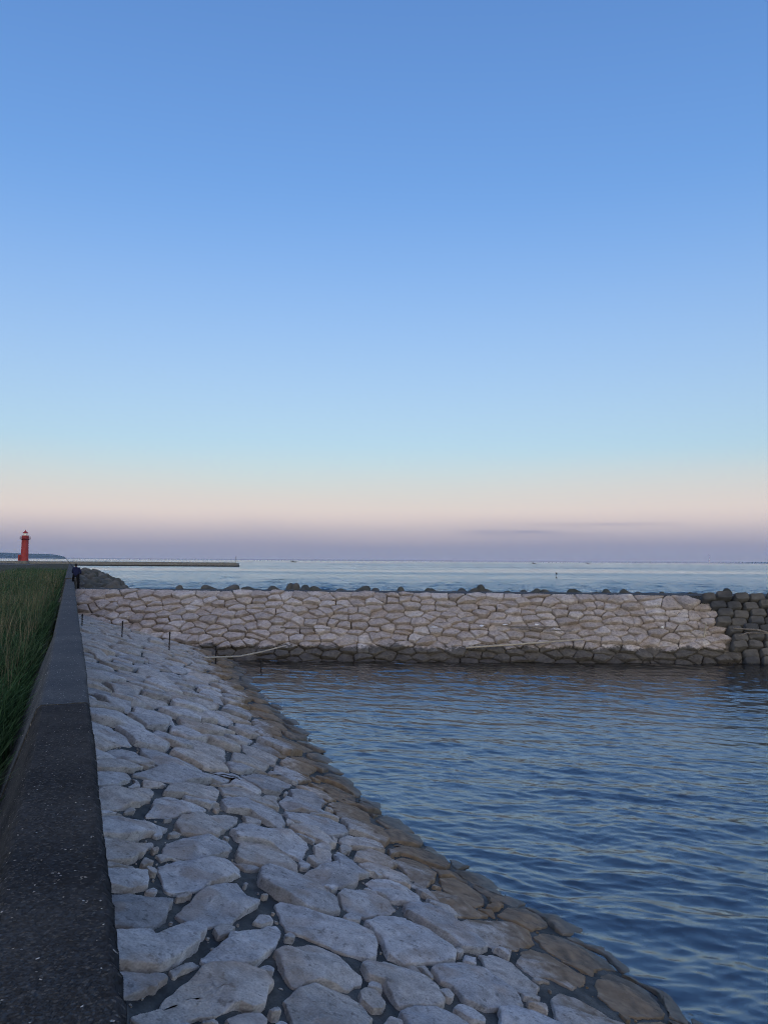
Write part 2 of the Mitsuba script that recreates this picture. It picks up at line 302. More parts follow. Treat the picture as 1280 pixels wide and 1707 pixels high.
def chip(g, r, keep):
    """The outline with one side or corner struck off straight."""
    if g.is_empty or g.geom_type != 'Polygon': return g
    a = r.uniform(0, 6.283); u = np.array([math.cos(a), math.sin(a)]); c = np.array(g.centroid.coords[0])
    d = ((np.array(g.exterior.coords) - c) @ u).max() * r.uniform(keep - 0.16, keep + 0.14)
    w = np.array([-u[1], u[0]]); q = [c + u * d + w * 9, c + u * d - w * 9, c - u * 9 - w * 9, c - u * 9 + w * 9]
    k = g.intersection(shapely.Polygon(q))
    return k if k.geom_type == 'Polygon' and not k.is_empty else g
def tone(c, names, w=(0.4, 0.25, 0.2, 0.15)): return names[int(rng.choice(len(names), p=w))]

# ------------------------------------------------------------------ stone revetment beside the wall
TRACED = (
 ("g", [(0.54,11.07),(0.75,11.36),(1.0,11.36),(1.38,11.33),(1.24,10.92),(0.81,10.44),(0.51,10.26)]),
 ("b", [(0.52,10.03),(0.81,10.35),(1.09,10.57),(1.1,10.44),(0.89,9.93),(0.76,9.61),(0.54,9.46)]),
 ("b", [(0.84,9.62),(0.96,9.93),(1.05,9.9),(1.02,9.72),(0.88,9.55)]),
 ("b", [(0.89,9.5),(0.96,9.61),(1.04,9.49),(1.01,9.34),(0.95,9.36)]),
 ("g", [(0.52,9.11),(0.74,9.32),(0.93,9.43),(0.93,9.15),(0.88,8.89),(0.69,8.72),(0.51,8.65)]),
 ("g", [(0.52,8.59),(0.79,8.75),(1.02,8.8),(1.13,8.66),(1.03,8.32),(0.93,8.02),(0.72,7.81),(0.51,7.75)]),
 ("g", [(0.52,7.52),(0.69,7.72),(0.8,7.76),(0.82,7.62),(0.94,7.84),(1.15,8.11),(1.33,8.2),(1.39,8.07),(1.25,7.7),(1.0,7.29),(0.83,7.09),(0.65,6.99),(0.52,7.05)]),
 ("g", [(0.53,6.77),(0.64,6.93),(0.85,7.05),(0.88,6.91),(0.76,6.72),(0.65,6.53),(0.6,6.4),(0.53,6.35)]),
 ("b", [(0.64,6.3),(0.71,6.42),(0.85,6.75),(1.03,7.04),(1.26,7.33),(1.49,7.41),(1.66,7.39),(1.82,7.33),(1.86,7.14),(1.75,6.94),(1.67,6.74),(1.53,6.59),(1.42,6.64),(1.15,6.44),(0.89,6.31),(0.69,6.18)]),
 ("g", [(1.17,7.44),(1.41,7.71),(1.54,7.91),(1.74,8.24),(2.11,8.5),(2.25,8.53),(2.25,8.35),(2.09,8.01),(1.87,7.62),(1.71,7.42),(1.49,7.43),(1.22,7.36)]),
 ("b", [(1.44,8.12),(1.55,8.27),(1.72,8.28),(1.62,8.05),(1.45,7.93)]),
 ("g", [(1.08,8.34),(1.25,8.68),(1.57,9.27),(1.85,9.6),(1.99,9.6),(2.06,9.37),(2.21,9.23),(2.11,8.94),(1.84,8.6),(1.67,8.35),(1.4,8.19),(1.21,8.19)]),
 ("g", [(1.06,9.71),(1.28,9.95),(1.55,10.07),(1.8,10.33),(2.06,10.42),(2.15,10.2),(2.16,9.96),(1.95,9.69),(1.65,9.4),(1.41,9.12),(1.1,8.87),(1.05,9.08)]),
 ("g", [(1.15,10.09),(1.26,10.64),(1.53,11.02),(1.9,11.33),(2.18,11.36),(2.22,11.03),(2.11,10.67),(1.81,10.37),(1.6,10.18),(1.42,10.16)]),
 ("b", [(1.46,11.54),(1.58,11.87),(1.96,12.36),(2.41,12.8),(2.68,12.89),(2.61,12.51),(2.32,11.91),(2.08,11.4),(1.79,11.25),(1.53,11.22)]),
 ("g", [(1.04,11.61),(1.16,12.06),(1.33,12.79),(1.59,13.09),(1.87,13.01),(2.16,12.92),(2.15,12.75),(1.68,12.13),(1.44,11.81),(1.19,11.68)]),
 ("b", [(0.51,11.42),(0.57,12.17),(0.66,12.63),(1.0,13.07),(1.32,13.38),(1.38,13.19),(1.24,12.5),(0.95,11.91),(0.63,11.35)]),
 ("b", [(0.75,11.49),(0.86,11.79),(0.99,11.9),(0.93,11.66)]),
 ("g", [(0.5,12.48),(0.52,13.26),(0.74,13.65),(0.98,13.86),(1.04,13.43),(0.77,12.88)]),
 ("b", [(1.2,13.71),(1.36,13.84),(1.68,13.94),(1.57,13.64),(1.2,13.29)]),
 ("g", [(1.0,13.88),(1.25,14.37),(1.72,15.03),(2.21,15.43),(2.61,15.69),(3.18,15.84),(2.91,15.28),(2.31,14.61),(1.87,14.13),(1.41,13.97)]),
 ("b", [(0.55,13.53),(0.53,13.98),(0.78,14.52),(1.12,14.73),(1.35,14.65),(1.07,14.13)]),
 ("b", [(1.49,13.26),(1.71,13.81),(2.2,14.43),(2.61,14.75),(2.62,14.25),(2.45,13.54),(2.23,13.34),(1.84,13.34),(1.52,13.14)]),
 ("b", [(2.68,14.75),(3.05,15.08),(3.38,14.9),(3.62,14.55),(3.71,14.1),(3.38,14.11),(3.01,14.23),(2.66,14.16)]),
 ("g", [(2.45,13.47),(2.65,13.89),(3.06,14.05),(3.32,13.67),(3.58,13.53),(3.49,12.96),(3.32,12.62),(3.09,12.9),(2.91,13.16),(2.48,13.0)]),
 ("b", [(2.75,12.95),(2.88,13.03),(3.1,12.98),(2.99,12.62),(2.75,12.59)]),
 ("g", [(2.35,11.82),(2.58,12.42),(2.87,12.61),(3.24,12.62),(3.49,12.37),(3.69,12.21),(3.43,11.51),(3.24,11.11),(3.08,11.28),(2.89,11.53),(2.64,11.52),(2.36,11.43)]),
 ("b", [(2.26,11.0),(2.37,11.32),(2.66,11.35),(2.93,11.32),(3.08,11.07),(3.11,10.76),(2.99,10.4),(2.72,10.25),(2.54,10.43),(2.29,10.46),(2.16,10.52)]),
 ("g", [(1.23,6.39),(1.42,6.54),(1.59,6.58),(1.62,6.46),(1.56,6.31),(1.44,6.19),(1.26,6.21)]),
 ("g", [(1.64,6.4),(1.73,6.49),(1.77,6.43),(1.7,6.31),(1.62,6.29)]),
 ("g", [(0.56,6.06),(0.75,6.15),(1.05,6.26),(1.21,6.23),(1.24,6.15),(1.05,5.83),(0.61,5.75)]),
 ("g", [(1.35,6.14),(1.57,6.28),(1.87,6.38),(2.11,6.36),(2.08,6.09),(1.41,5.9)]),
 ("p", [(1.32,11.63),(1.49,11.79),(1.46,11.68),(1.34,11.57)]),
 ("p", [(1.09,10.77),(1.21,10.95),(1.26,10.9),(1.16,10.72)]),
 ("p", [(1.3,10.94),(1.42,11.15),(1.54,11.18),(1.47,11.02),(1.31,10.87)]),
 ("p", [(1.02,10.22),(1.14,10.34),(1.13,10.22),(1.05,10.07)]),
 ("p", [(1.14,8.79),(1.29,8.96),(1.38,8.98),(1.27,8.83),(1.16,8.73)]),
 ("p", [(0.8,8.79),(0.93,8.92),(1.0,8.92),(0.94,8.77)]),
 ("p", [(1.73,7.39),(1.86,7.48),(1.91,7.4),(1.87,7.32),(1.78,7.34)]),
 ("p", [(2.13,11.35),(2.24,11.52),(2.26,11.4),(2.18,11.25)]),
 ("p", [(2.24,12.83),(2.35,13.02),(2.39,12.94),(2.3,12.77)]),
 ("p", [(0.74,6.17),(0.81,6.24),(0.88,6.22),(0.82,6.16)]),
 ("p", [(2.21,9.32),(2.3,9.4),(2.32,9.35),(2.25,9.27)]),
 ("p", [(2.05,9.57),(2.12,9.67),(2.13,9.59),(2.07,9.51)]),
 ("g", [(2.37,10.16),(2.54,10.36),(2.81,10.27),(3.08,10.21),(3.23,9.95),(3.27,9.58),(3.23,9.23),(3.02,9.11),(2.74,9.05),(2.55,9.32),(2.37,9.52),(2.28,9.79)]),
 ("g", [(2.33,9.18),(2.45,9.32),(2.6,9.27),(2.76,9.03),(3.05,9.02),(3.31,9.06),(3.43,8.75),(3.37,8.35),(3.24,8.05),(3.08,8.0),(2.86,8.06),(2.65,8.22),(2.47,8.35),(2.28,8.42),(2.3,8.8)]),
 ("b", [(2.0,7.82),(2.19,7.99),(2.46,8.21),(2.64,8.18),(2.77,8.03),(2.85,7.79),(2.88,7.53),(2.8,7.39),(2.6,7.25),(2.4,7.29),(2.21,7.27),(2.0,7.11),(1.98,7.28),(1.98,7.56)]),
 ("b", [(1.84,6.86),(2.01,7.07),(2.25,7.25),(2.45,7.22),(2.59,7.15),(2.68,7.0),(2.68,6.75),(2.51,6.48),(2.37,6.35),(1.87,6.28),(1.84,6.52)]),
 ("g", [(1.92,8.48),(2.03,8.68),(2.17,8.71),(2.19,8.56),(2.03,8.45)]),
 ("g", [(2.22,8.25),(2.31,8.36),(2.36,8.27),(2.31,8.17),(2.21,8.16)]),
 ("b", [(2.91,7.81),(3.07,7.97),(3.34,8.09),(3.5,7.95),(3.65,7.78),(3.71,7.5),(3.66,7.25),(3.57,7.12),(3.33,7.08),(3.05,7.01),(3.01,7.17),(3.03,7.45),(2.92,7.56)]),
 ("g", [(3.44,9.05),(3.63,9.27),(3.99,9.51),(4.2,9.53),(4.33,9.24),(4.46,8.88),(4.49,8.57),(4.39,8.38),(4.1,8.22),(3.53,8.0),(3.37,8.15),(3.42,8.49)]),
 ("g", [(3.33,9.84),(3.59,10.22),(3.85,10.37),(4.02,10.26),(4.16,10.08),(4.2,9.82),(4.08,9.61),(3.85,9.49),(3.53,9.26),(3.38,9.35),(3.3,9.48)]),
 ("g", [(4.08,10.69),(4.28,10.94),(4.58,11.01),(4.77,10.82),(4.9,10.53),(4.86,10.29),(4.59,10.11),(4.41,10.1),(4.24,10.1),(4.11,10.39)]),
 ("g", [(4.31,9.91),(4.54,10.15),(4.79,10.21),(4.92,9.94),(5.03,9.6),(5.14,9.28),(5.13,8.96),(4.94,8.79),(4.67,8.79),(4.54,9.04),(4.38,9.33),(4.25,9.65)]),
 ("w", [(5.19,10.95),(5.47,11.15),(5.75,11.04),(5.85,10.63),(5.97,10.35),(5.89,10.28),(5.58,10.14),(5.23,9.99),(5.22,10.33),(5.15,10.65)]),
 ("w", [(5.06,9.73),(5.35,9.99),(5.89,10.21),(6.21,10.14),(6.4,9.93),(6.16,9.48),(5.78,9.19),(5.38,9.01),(5.21,9.09),(5.15,9.43)]),
 ("w", [(5.2,12.41),(5.61,12.85),(5.86,12.8),(6.04,12.6),(5.89,12.01),(5.58,11.48),(5.15,10.97),(4.94,10.96),(5.13,11.65)]),
 ("b", [(4.3,11.86),(4.58,12.35),(5.0,12.68),(5.21,12.54),(5.15,11.99),(4.91,11.72),(4.62,11.81)]),
 ("b", [(4.3,11.61),(4.57,11.69),(4.86,11.6),(5.07,11.62),(5.04,11.28),(4.88,10.84),(4.67,10.96),(4.53,11.19),(4.33,11.36)]),
 ("b", [(3.68,12.02),(3.92,12.35),(4.09,12.25),(3.81,11.38),(3.56,11.1),(3.56,11.38)]),
 ("g", [(4.11,12.17),(4.25,11.89),(4.19,11.19),(4.36,11.08),(4.01,10.75),(3.89,10.44),(3.25,10.11),(3.01,10.41),(3.4,10.81),(3.76,11.17)]),
 ("b", [(4.43,12.89),(4.77,13.37),(5.18,13.47),(5.33,13.16),(5.25,12.73),(4.96,12.69),(4.53,12.57),(4.37,12.64)]),
 ("b", [(3.52,12.91),(3.98,13.51),(4.21,13.41),(4.26,12.89),(4.2,12.39),(4.0,12.21),(3.83,12.43),(3.61,12.65)]),
 ("g", [(3.85,14.77),(4.22,15.54),(4.53,15.39),(4.8,15.13),(5.13,15.02),(5.01,14.65),(4.7,14.68),(4.16,14.45),(3.81,14.26)]),
 ("g", [(3.72,14.01),(4.14,14.22),(4.72,14.29),(4.97,14.2),(4.88,13.6),(4.65,13.27),(4.29,12.98),(4.09,13.31),(3.68,13.51)]),
 ("b", [(5.05,14.64),(5.38,15.07),(5.68,14.92),(5.85,14.45),(5.78,13.81),(5.48,13.31),(5.23,13.62),(4.88,13.67)]),
 ("w", [(5.16,15.81),(5.72,16.51),(6.08,16.51),(6.16,15.91),(5.86,14.99),(5.46,14.74),(5.13,14.94)]),
 ("g", [(4.35,15.93),(4.78,16.45),(5.03,16.23),(5.09,15.74),(4.85,15.15),(4.56,15.17),(4.29,15.43)]),
 ("b", [(4.75,16.81),(5.19,17.38),(5.5,16.93),(5.6,16.39),(5.22,15.99),(5.02,16.37)]),
 ("w", [(5.54,17.78),(5.97,18.3),(6.26,18.06),(6.43,17.54),(6.17,16.7),(5.96,16.87),(5.66,17.16)]),
 ("g", [(4.62,18.31),(5.08,18.96),(5.4,18.58),(5.51,17.95),(5.04,17.33),(4.65,17.34),(4.44,17.58)]),
 ("g", [(3.44,16.4),(3.9,17.11),(4.41,17.25),(4.72,16.87),(4.25,16.01),(4.06,15.46),(3.68,15.31),(3.44,15.75)]),
 ("b", [(4.98,19.15),(5.42,20.01),(5.82,19.82),(6.12,19.55),(5.56,18.53),(5.15,18.54)]),
 ("p", [(4.25,12.37),(4.45,12.71),(4.59,12.61),(4.41,12.24),(4.22,12.1)]),
 ("p", [(3.13,10.91),(3.26,11.12),(3.35,10.95),(3.23,10.71),(3.11,10.71)]),
 ("p", [(3.17,9.1),(3.32,9.26),(3.48,9.2),(3.39,9.04),(3.2,9.03)]),
 ("b", [(2.69,7.22),(2.8,7.32),(2.92,7.3),(2.92,7.06),(2.84,6.93),(2.71,6.9),(2.65,7.05)]),
 ("g", [(2.97,6.9),(3.2,7.03),(3.43,7.08),(3.66,6.99),(3.79,6.85),(3.87,6.75),(3.7,6.55),(2.91,6.39),(2.96,6.7)]),
 ("g", [(3.81,7.99),(4.05,8.18),(4.39,8.32),(4.58,8.15),(4.66,7.82),(4.73,7.53),(4.69,7.42),(4.43,7.33),(4.12,7.23),(3.92,7.32),(3.9,7.6),(3.79,7.72)]),
 ("g", [(3.65,7.13),(3.79,7.23),(3.94,7.21),(3.97,7.01),(3.91,6.91),(3.77,6.95)]),
 ("p", [(3.71,7.55),(3.85,7.61),(3.85,7.44),(3.74,7.3),(3.69,7.35)]),
 ("p", [(3.49,7.92),(3.64,7.99),(3.64,7.83),(3.56,7.77)]),
 ("p", [(4.51,8.73),(4.63,8.78),(4.61,8.64),(4.47,8.53)]),
 ("g", [(2.69,6.62),(2.84,6.81),(2.96,6.76),(2.9,6.59),(2.72,6.42),(2.62,6.43)]),
 ("g", [(4.28,7.31),(4.54,7.43),(4.79,7.42),(4.94,7.3),(5.06,7.1),(4.88,6.77),(3.89,6.57)]),
 ("w", [(4.85,8.73),(5.16,8.87),(5.24,8.61),(5.27,8.3),(5.29,8.0),(5.11,7.82),(4.89,7.8),(4.76,7.98),(4.66,8.22)]),
 ("w", [(5.34,8.68),(5.69,9.12),(5.97,9.3),(6.2,9.21),(6.31,8.94),(6.43,8.66),(6.19,8.35),(5.8,8.09),(5.7,8.32),(5.39,8.34)]),
 ("w", [(6.35,9.77),(6.67,10.07),(6.98,10.12),(7.21,9.87),(7.33,9.51),(7.25,9.06),(6.83,8.95),(6.51,9.03),(6.28,9.22),(6.23,9.46)]),
 ("w", [(6.17,10.53),(6.63,10.97),(7.08,11.15),(7.16,10.81),(7.03,10.41),(6.5,10.06),(6.28,10.27)]),
 ("w", [(5.3,7.82),(5.54,7.99),(5.73,7.9),(5.87,7.67),(5.94,7.39),(5.97,7.21),(5.6,6.83),(4.87,6.69),(5.01,7.31),(5.13,7.58)]),
 ("w", [(6.35,8.4),(6.74,8.79),(7.13,8.95),(7.25,8.73),(7.3,8.43),(7.09,7.97),(6.89,7.76),(6.37,7.6),(6.16,7.74),(6.13,8.05)]),
 ("w", [(6.27,7.52),(6.75,7.66),(6.99,7.53),(7.01,7.35),(6.07,6.88),(5.92,7.07)]),
 ("p", [(4.83,7.73),(4.97,7.79),(5.09,7.71),(5.02,7.63),(4.82,7.64)]),
 ("w", [(6.51,12.66),(7.14,13.15),(7.39,12.98),(7.26,12.24),(6.96,11.65),(6.78,11.81),(6.61,12.18)]),
 ("w", [(5.8,11.78),(6.24,12.17),(6.46,11.98),(6.47,11.44),(6.2,10.89),(5.86,10.65),(5.68,10.91),(5.62,11.29)]),
 ("w", [(5.41,13.09),(5.94,13.72),(6.38,13.83),(6.64,13.43),(6.69,13.04),(6.36,12.58),(6.07,12.75),(5.72,13.0)]),
 ("w", [(6.22,15.7),(6.98,16.69),(7.25,16.23),(7.39,15.66),(7.14,15.23),(6.65,15.12),(6.22,15.11)]),
 ("w", [(5.78,14.39),(6.38,15.11),(6.76,15.13),(7.04,14.91),(6.52,14.01),(6.05,13.98),(5.66,13.74)]),
)

rev = thing('stone_revetment', 'sloping bank of large pale fitted stones between the concrete wall and the harbour water', 'stone revetment')
tt, ss_ = np.meshgrid(np.concatenate([np.linspace(-8, 2, 21)[:-1], np.linspace(2, 22, 401)[:-1], np.linspace(22, 52, 91)]), np.concatenate([np.linspace(0.2, 8, 157)[:-1], np.linspace(8, 16.5, 35)]), indexing='ij')
bed = rev_point(ss_, tt, 0.0); bed += (0.05 * (meshkit.fbm(np.stack([ss_ * 2.3, tt * 2.3, ss_ * 0], -1), 3, 4) - 0.6) + 0.035 * (meshkit.fbm(np.stack([ss_ * 9, tt * 9, ss_ * 0], -1), 3, 6) - 0.5))[..., None] * [0.3, 0.1, 0.95]
bv, bq = grid(bed); bf = up_facing(bv, tri(bq))
part(rev, 'mortar_bed', (bv, bf), 'mortar', smooth=True)
labels[rev + '__mortar_bed'] = {'label': 'dark mortar showing in the gaps between the pale stones'}
traced = []
for kind, pts in TRACED:
    p = np.array(pts)
    if kind != 'p': p[:, 0] = np.where((p[:, 0] < 0.66) & (p[:, 1] < 15), p[:, 0] - 0.22, p[:, 0])
    g = shapely.Polygon(p).buffer(0)
    traced.append((kind, g if g.geom_type == 'Polygon' else max(g.geoms, key=lambda a: a.area)))
done = shapely.unary_union([g.buffer(0.03) for _, g in traced])
n_stone = 0
ROCKS = ['rock_a', 'rock_b', 'rock_c', 'rock_d', 'rock_e', 'rock_f']
far_rest = []
for i, (kind, g) in enumerate(traced):
    small = g.area < 0.14
    m = stone(g.buffer(-0.014 if g.area > 0.14 else -0.005), (0.045 + 0.075 * min(1, g.area) ** 0.5 * rng.uniform(0.5, 1.3) if not small else 0.06) * (0.6 if kind == 'w' else 1), rev_point, i + 1, 36 if small else 84, MID if small else NEAR, tilt=0.16 * rng.uniform(0.6, 2.0), wob=0.02 if small else 0.05, amp=0.012 if small else 0.024, planes=4 if small else 9, rnd=0.015 if small else 0.025)
    mat = {'g': tone(0, ['rock_a', 'rock_b', 'rock_e'], (0.48, 0.37, 0.15)), 'b': tone(0, ['rock_c', 'rock_d', 'rock_f'], (0.4, 0.3, 0.3)), 'w': 'rock_c', 'p': tone(0, ROCKS, (.2, .2, .2, .15, .1, .15))}[kind]
    part(rev, 'pebble' if kind == 'p' else 'stone', m, mat, smooth=32); n_stone += kind != 'p'
SA, TA = 1.0, 1.32
seeds = []
for a in range(-1, 17):
    for b in range(-8, 46):
        s = 0.75 + a * SA + 0.5 * SA * (b % 2) + rng.uniform(-0.42, 0.42) * SA; t = b * TA * 0.92 + rng.uniform(-0.42, 0.42) * TA
        if 0.3 < s < 14 and -7 < t < 51.5: seeds.append((s, t))
polys = cells(seeds, (0.27, 14, -7, 52), SA, TA, 1)
todo = []
for g in polys:
    g = g.difference(done)
    for h_ in getattr(g, 'geoms', [g]):
        if h_.is_empty or h_.area < 0.02: continue
        gap = rng.uniform(0.012, 0.055)
        k = h_.buffer(-gap)
        if h_.area > 0.25:
            for _ in range(2): k = chip(k, rng, 0.86)
        for k2 in getattr(k, 'geoms', [k]):
            if k2.is_empty or k2.area < 0.012: continue
            c = k2.centroid; x, y = xy(c.x, c.y)
            if rev_z(c.x, c.y) + 0.3 < bw_z(x, y): continue
            if 5 < c.y < 14.5 and k2.area / (k2.length ** 2 + 1e-9) < 0.02: continue
            todo.append((c.y, k2))
# chips and small wedge stones in the wider joints
todo.sort(key=lambda a: (not (1 < a[0]), a[0] if a[0] > 1 else -a[0]))
for i, (t, g) in enumerate(todo):
    near = t < 22
    s_c = g.centroid.x
    m = stone(g, (0.055 + 0.085 * min(1.2, g.area) ** 0.5) * rng.uniform(0.6, 1.4) * (0.55 if rev_z(*g.centroid.coords[0]) < 0.35 else 1), rev_point, 200 + i, 44 if near else 20, MID if near else FAR, wob=0.05, amp=0.024, rnd=0.02, tilt=0.16 * rng.uniform(0.6, 2.0), planes=8, step=rng.uniform(-0.04, 0.12) if t > 13 else 0.02)
    mat = tone(0, ROCKS, (0.28, 0.2, 0.18, 0.13, 0.11, 0.10))
    sw = np.interp(t, SW_T, SW_S)
    if n_stone < 300 and t > 1 and s_c < sw + 0.6:
        part(rev, 'stone', m, mat, smooth=32); n_stone += 1
    else: far_rest.append(m)
def join(ms):
    vs, fs, a = [], [], 0
    for v, f in ms: vs.append(v); fs.append(f + a); a += len(v)
    return np.vstack(vs), np.vstack(fs)
taken = shapely.STRtree([g for _, g in traced] + [g for _, g in todo])
chips_ = []
while len(chips_) < 170:                     # rubble chips lying in the open joints of the nearer stones
    s, t = rng.uniform(0.35, 7.2), 4.5 + 16 * rng.random() ** 1.3
    w = rng.uniform(0.008, 0.03)
    if len(taken.query(shapely.Point(s, t).buffer(w), predicate='intersects')): continue
    a = np.sort(rng.uniform(0, 6.283, 6)); rr_ = w * rng.uniform(0.6, 1.3, 6)
    g = shapely.Polygon(np.column_stack([s + rr_ * np.cos(a), t + rr_ * np.sin(a)])).buffer(0)
    if g.geom_type != 'Polygon' or g.area < 2e-4: continue
    chips_.append(stone(g, w * rng.uniform(0.5, 1.1), rev_point, 7000 + len(chips_), 10, FAR, wob=0.004, amp=0.004, rnd=0.002))
k = part(rev, 'remaining_stones', join(far_rest), 'rock_c', smooth=45); labels[k] = {'kind': 'stuff'}
k = part(rev, 'rubble_chips', join(chips_), 'rock_c', smooth=40); labels[k] = {'kind': 'stuff'}
print('revetment stones', n_stone, 'rest', len(far_rest))

# ------------------------------------------------------------------ breakwater: fitted stone face, concrete crest
bw = thing('breakwater', 'low breakwater of fitted pinkish grey stones crossing behind the harbour water', 'breakwater')
X0, X1 = -20.7, 60.0
def split_x(q): return 20.55 - 1.6 * (np.asarray(q) / CREST) ** 1.0 + 0.25 * np.sin(np.asarray(q) * 5)     # where fitted stone gives way to dark blocks
xs = np.linspace(X0, X1, 120); qs = np.linspace(-2.6, CREST - 0.02, 16)
xx, qq = np.meshgrid(xs, qs, indexing='ij'); fv, fq = grid(bw_point(xx, qq, -0.22))
part(bw, 'filling', (fv, up_facing(fv, tri(fq))), 'crevice', smooth=True)
e = []
for x in (X0, X1):
    for y, z in ((bw_top(x) - 0.02, CREST - 0.34), (bw_top(x) - 0.02, CREST), (bw_top(x) + 3.6, CREST), (bw_top(x) + 8, -2.6), (bw_top(x), -2.6)): e.append([x, y, z])
crest = trimesh.convex.convex_hull(np.array([e[0], e[1], e[2], [e[2][0], e[2][1], CREST - 0.4], e[5], e[6], e[7], [e[7][0], e[7][1], CREST - 0.4]]))
part(bw, 'crest_slab', crest, 'wall_concrete')
core = trimesh.convex.convex_hull(np.array([[x, bw_top(x) + a, z] for x in (X0, X1) for a, z in ((0.3, CREST - 0.42), (3.4, CREST - 0.42), (8, -2.6), (0.3, -2.6))]))
part(bw, 'core', core, 'crevice')
L_ = 5.2
seeds = []
ROWS = 11
for b in range(-4, ROWS + 1):
    q = CREST - (b + 0.5) * (CREST + 0.1) / ROWS
    x = X0 + rng.uniform(0, 0.8)
    while x < 22:
        w = rng.uniform(0.45, 1.5) * (1.1 if q < 1.2 else 1)
        seeds.append((x + w / 2, q + rng.uniform(-0.25, 0.25))); x += w
seeds = [(x, q) for x, q in seeds if -1.2 < q < CREST - 0.05]
polys = cells(seeds, (X0, 22.2, -1.3, CREST + 0.04), 1.0, 0.45, 1)
face = []
for g in polys:
    c = g.centroid
    if c.x > split_x(c.y): continue
    x, y, z = bw_point(c.x, c.y)
    if z + 0.15 < rev_z(*st(x, y)): continue
    if g.bounds[0] - DX * 0 < -8:                 # the wall stands here: cut the stones off at it
        xr = max(xy(0.30, (y + 0.378 * 0.3) / DY)[0], -30)
        g = g.intersection(shapely.box(xr + 0.03, -3, 99, 9))
        if g.is_empty or g.geom_type != 'Polygon': continue
    # in metres along the face, so that thickness and rounding are true
    g2 = shapely.affinity.scale(g, 1, 1.37, origin=(0, 0)).buffer(-rng.uniform(-0.018, 0.036))
    if g2.is_empty or g2.area < 0.05 or g2.geom_type != 'Polygon': continue
    face.append((c.y, c.x, g2))
face.sort(key=lambda a: (a[0] < -0.15, a[1] < -17.5, -a[2].area))
face_place = lambda x, q, h: bw_point(x, q / 1.37, h)
rest = []
for i, (q, x, g) in enumerate(face):
    hh = rng.uniform(0.13, 0.30)
    m = stone(g, hh, face_place, 900 + i, 24, FACE_RINGS, wob=0.06, planes=6, tilt=0.34, amp=0.028, rnd=0.015, first=0.3, step=0.34)
    mat = tone(0, ['face_rock_a', 'face_rock_b', 'face_rock_c', 'face_rock_d'], (0.34, 0.26, 0.22, 0.18))
    if i < 300: part(bw, 'stone', m, mat, smooth=38)
    else: rest.append(m)
if rest:
    k = part(bw, 'remaining_stones', join(rest), 'face_rock_a', smooth=38); labels[k] = {'kind': 'stuff'}
print('face stones', len(face))
# dark cast blocks beyond the stones
blk = thing('block_facing', 'dark rounded concrete blocks in slanting courses on the right end of the breakwater', 'concrete blocks')
nb = 0; lower = []
for row in range(-1, 11):
    for col in range(0, 46):
        q = CREST - 0.2 - row * 0.445; x = split_x(q) + 0.1 + 0.46 + col * 0.93 + rng.uniform(-0.05, 0.05)
        q += 0.06 * math.sin(col * 1.9 + row) + rng.uniform(-0.04, 0.04)
        if q > CREST - 0.1 or x > 59: continue
        w, l = rng.uniform(0.40, 0.455), rng.uniform(0.265, 0.30)
        ang = rng.normal(0.06, 0.08)
        g = shapely.affinity.rotate(shapely.affinity.translate(shapely.box(-w, -l, w, l).buffer(-0.12).buffer(0.12), x, q * 1.37), math.degrees(ang))
        m = stone(g, rng.uniform(0.34, 0.56), face_place, 3000 + nb, 20, FAR, wob=0.03, planes=3, tilt=0.25, amp=0.02, rnd=0.1)
        if x < 26.5: part(blk, 'block', m, 'dark_block', smooth=40)
        else: lower.append(m)
        nb += 1
k = part(blk, 'remaining_blocks', join(lower), 'dark_block', smooth=40); labels[k] = {'kind': 'stuff'}
# ------------------------------------------------------------------ concrete sea wall: sections end to end
wall = thing('sea_wall', 'long low dark concrete wall running away along the left of the stones', 'sea wall')
WT = 4.3
def wall_section(t0, t1, top, right, left, batter, n, across, rough, seed, lip=0.035):
    prof = [(right + 0.02, 1.2), (right + 0.012, top - 0.25), (right, top - lip), (right - lip * 0.8, top - 0.004)]
    prof += [(right - lip * 0.8 - (right - left - 1.8 * lip) * i / across, top) for i in range(1, across)]
    prof += [(left + lip, top - 0.004), (left, top - lip)]
    prof += [(left - batter * u, top - lip - 1.2 * u) for u in np.linspace(0.08, 1, 10 if across > 6 else 4)]
    pr = np.array(prof); t = np.linspace(t0, t1, n)
    S, TT = np.meshgrid(pr[:, 0], t, indexing='ij'); Z = np.repeat(pr[:, 1][:, None], n, 1)
    q = np.stack([S * 9, TT * 9, Z * 9 + seed], -1)
    dz = rough * (meshkit.fbm(q, 4, seed) - 0.5) * 2
    dl = 0.03 * (meshkit.fbm(np.stack([TT * 0.45, Z * 0, Z * 0 + seed], -1), 3, 8) - 0.5)
    edge = rough * 2.2 * (meshkit.noise(np.stack([TT * 16, Z * 0, Z * 0], -1), seed) - 0.5)
    isedge = np.array([0, 0.2, 1, .8] + [0] * (across - 1) + [.8, 1] + [0.3] * (len(pr) - across - 5))[:, None]
    x, y = xy(S + dl + edge * isedge, TT); v, qd = grid(np.stack([x, y, Z + dz * 0.8 - 0.5 * np.abs(edge) * isedge], -1))
    f = tri(qd); m = len(pr)
    caps = []
    for k in (0, n - 1):
        idx = [i * n + k for i in range(m)]
        for i in range(1, m - 1): caps.append([idx[0], idx[i], idx[i + 1]] if k else [idx[0], idx[i + 1], idx[i]])
    return trimesh.Trimesh(v, np.vstack([f, caps]), process=False)
def add_section(m, mat, label=None):
    m.invert()
    k = part(wall, 'section', m, mat, smooth=50)
    if label: labels[k] = {'label': label}
add_section(wall_section(-4, 8.66, WT, 0.225, -0.265, 0.42, 900, 40, 0.007, 3), 'old_concrete', 'nearest rough wall section of dark pebbly concrete with white specks')
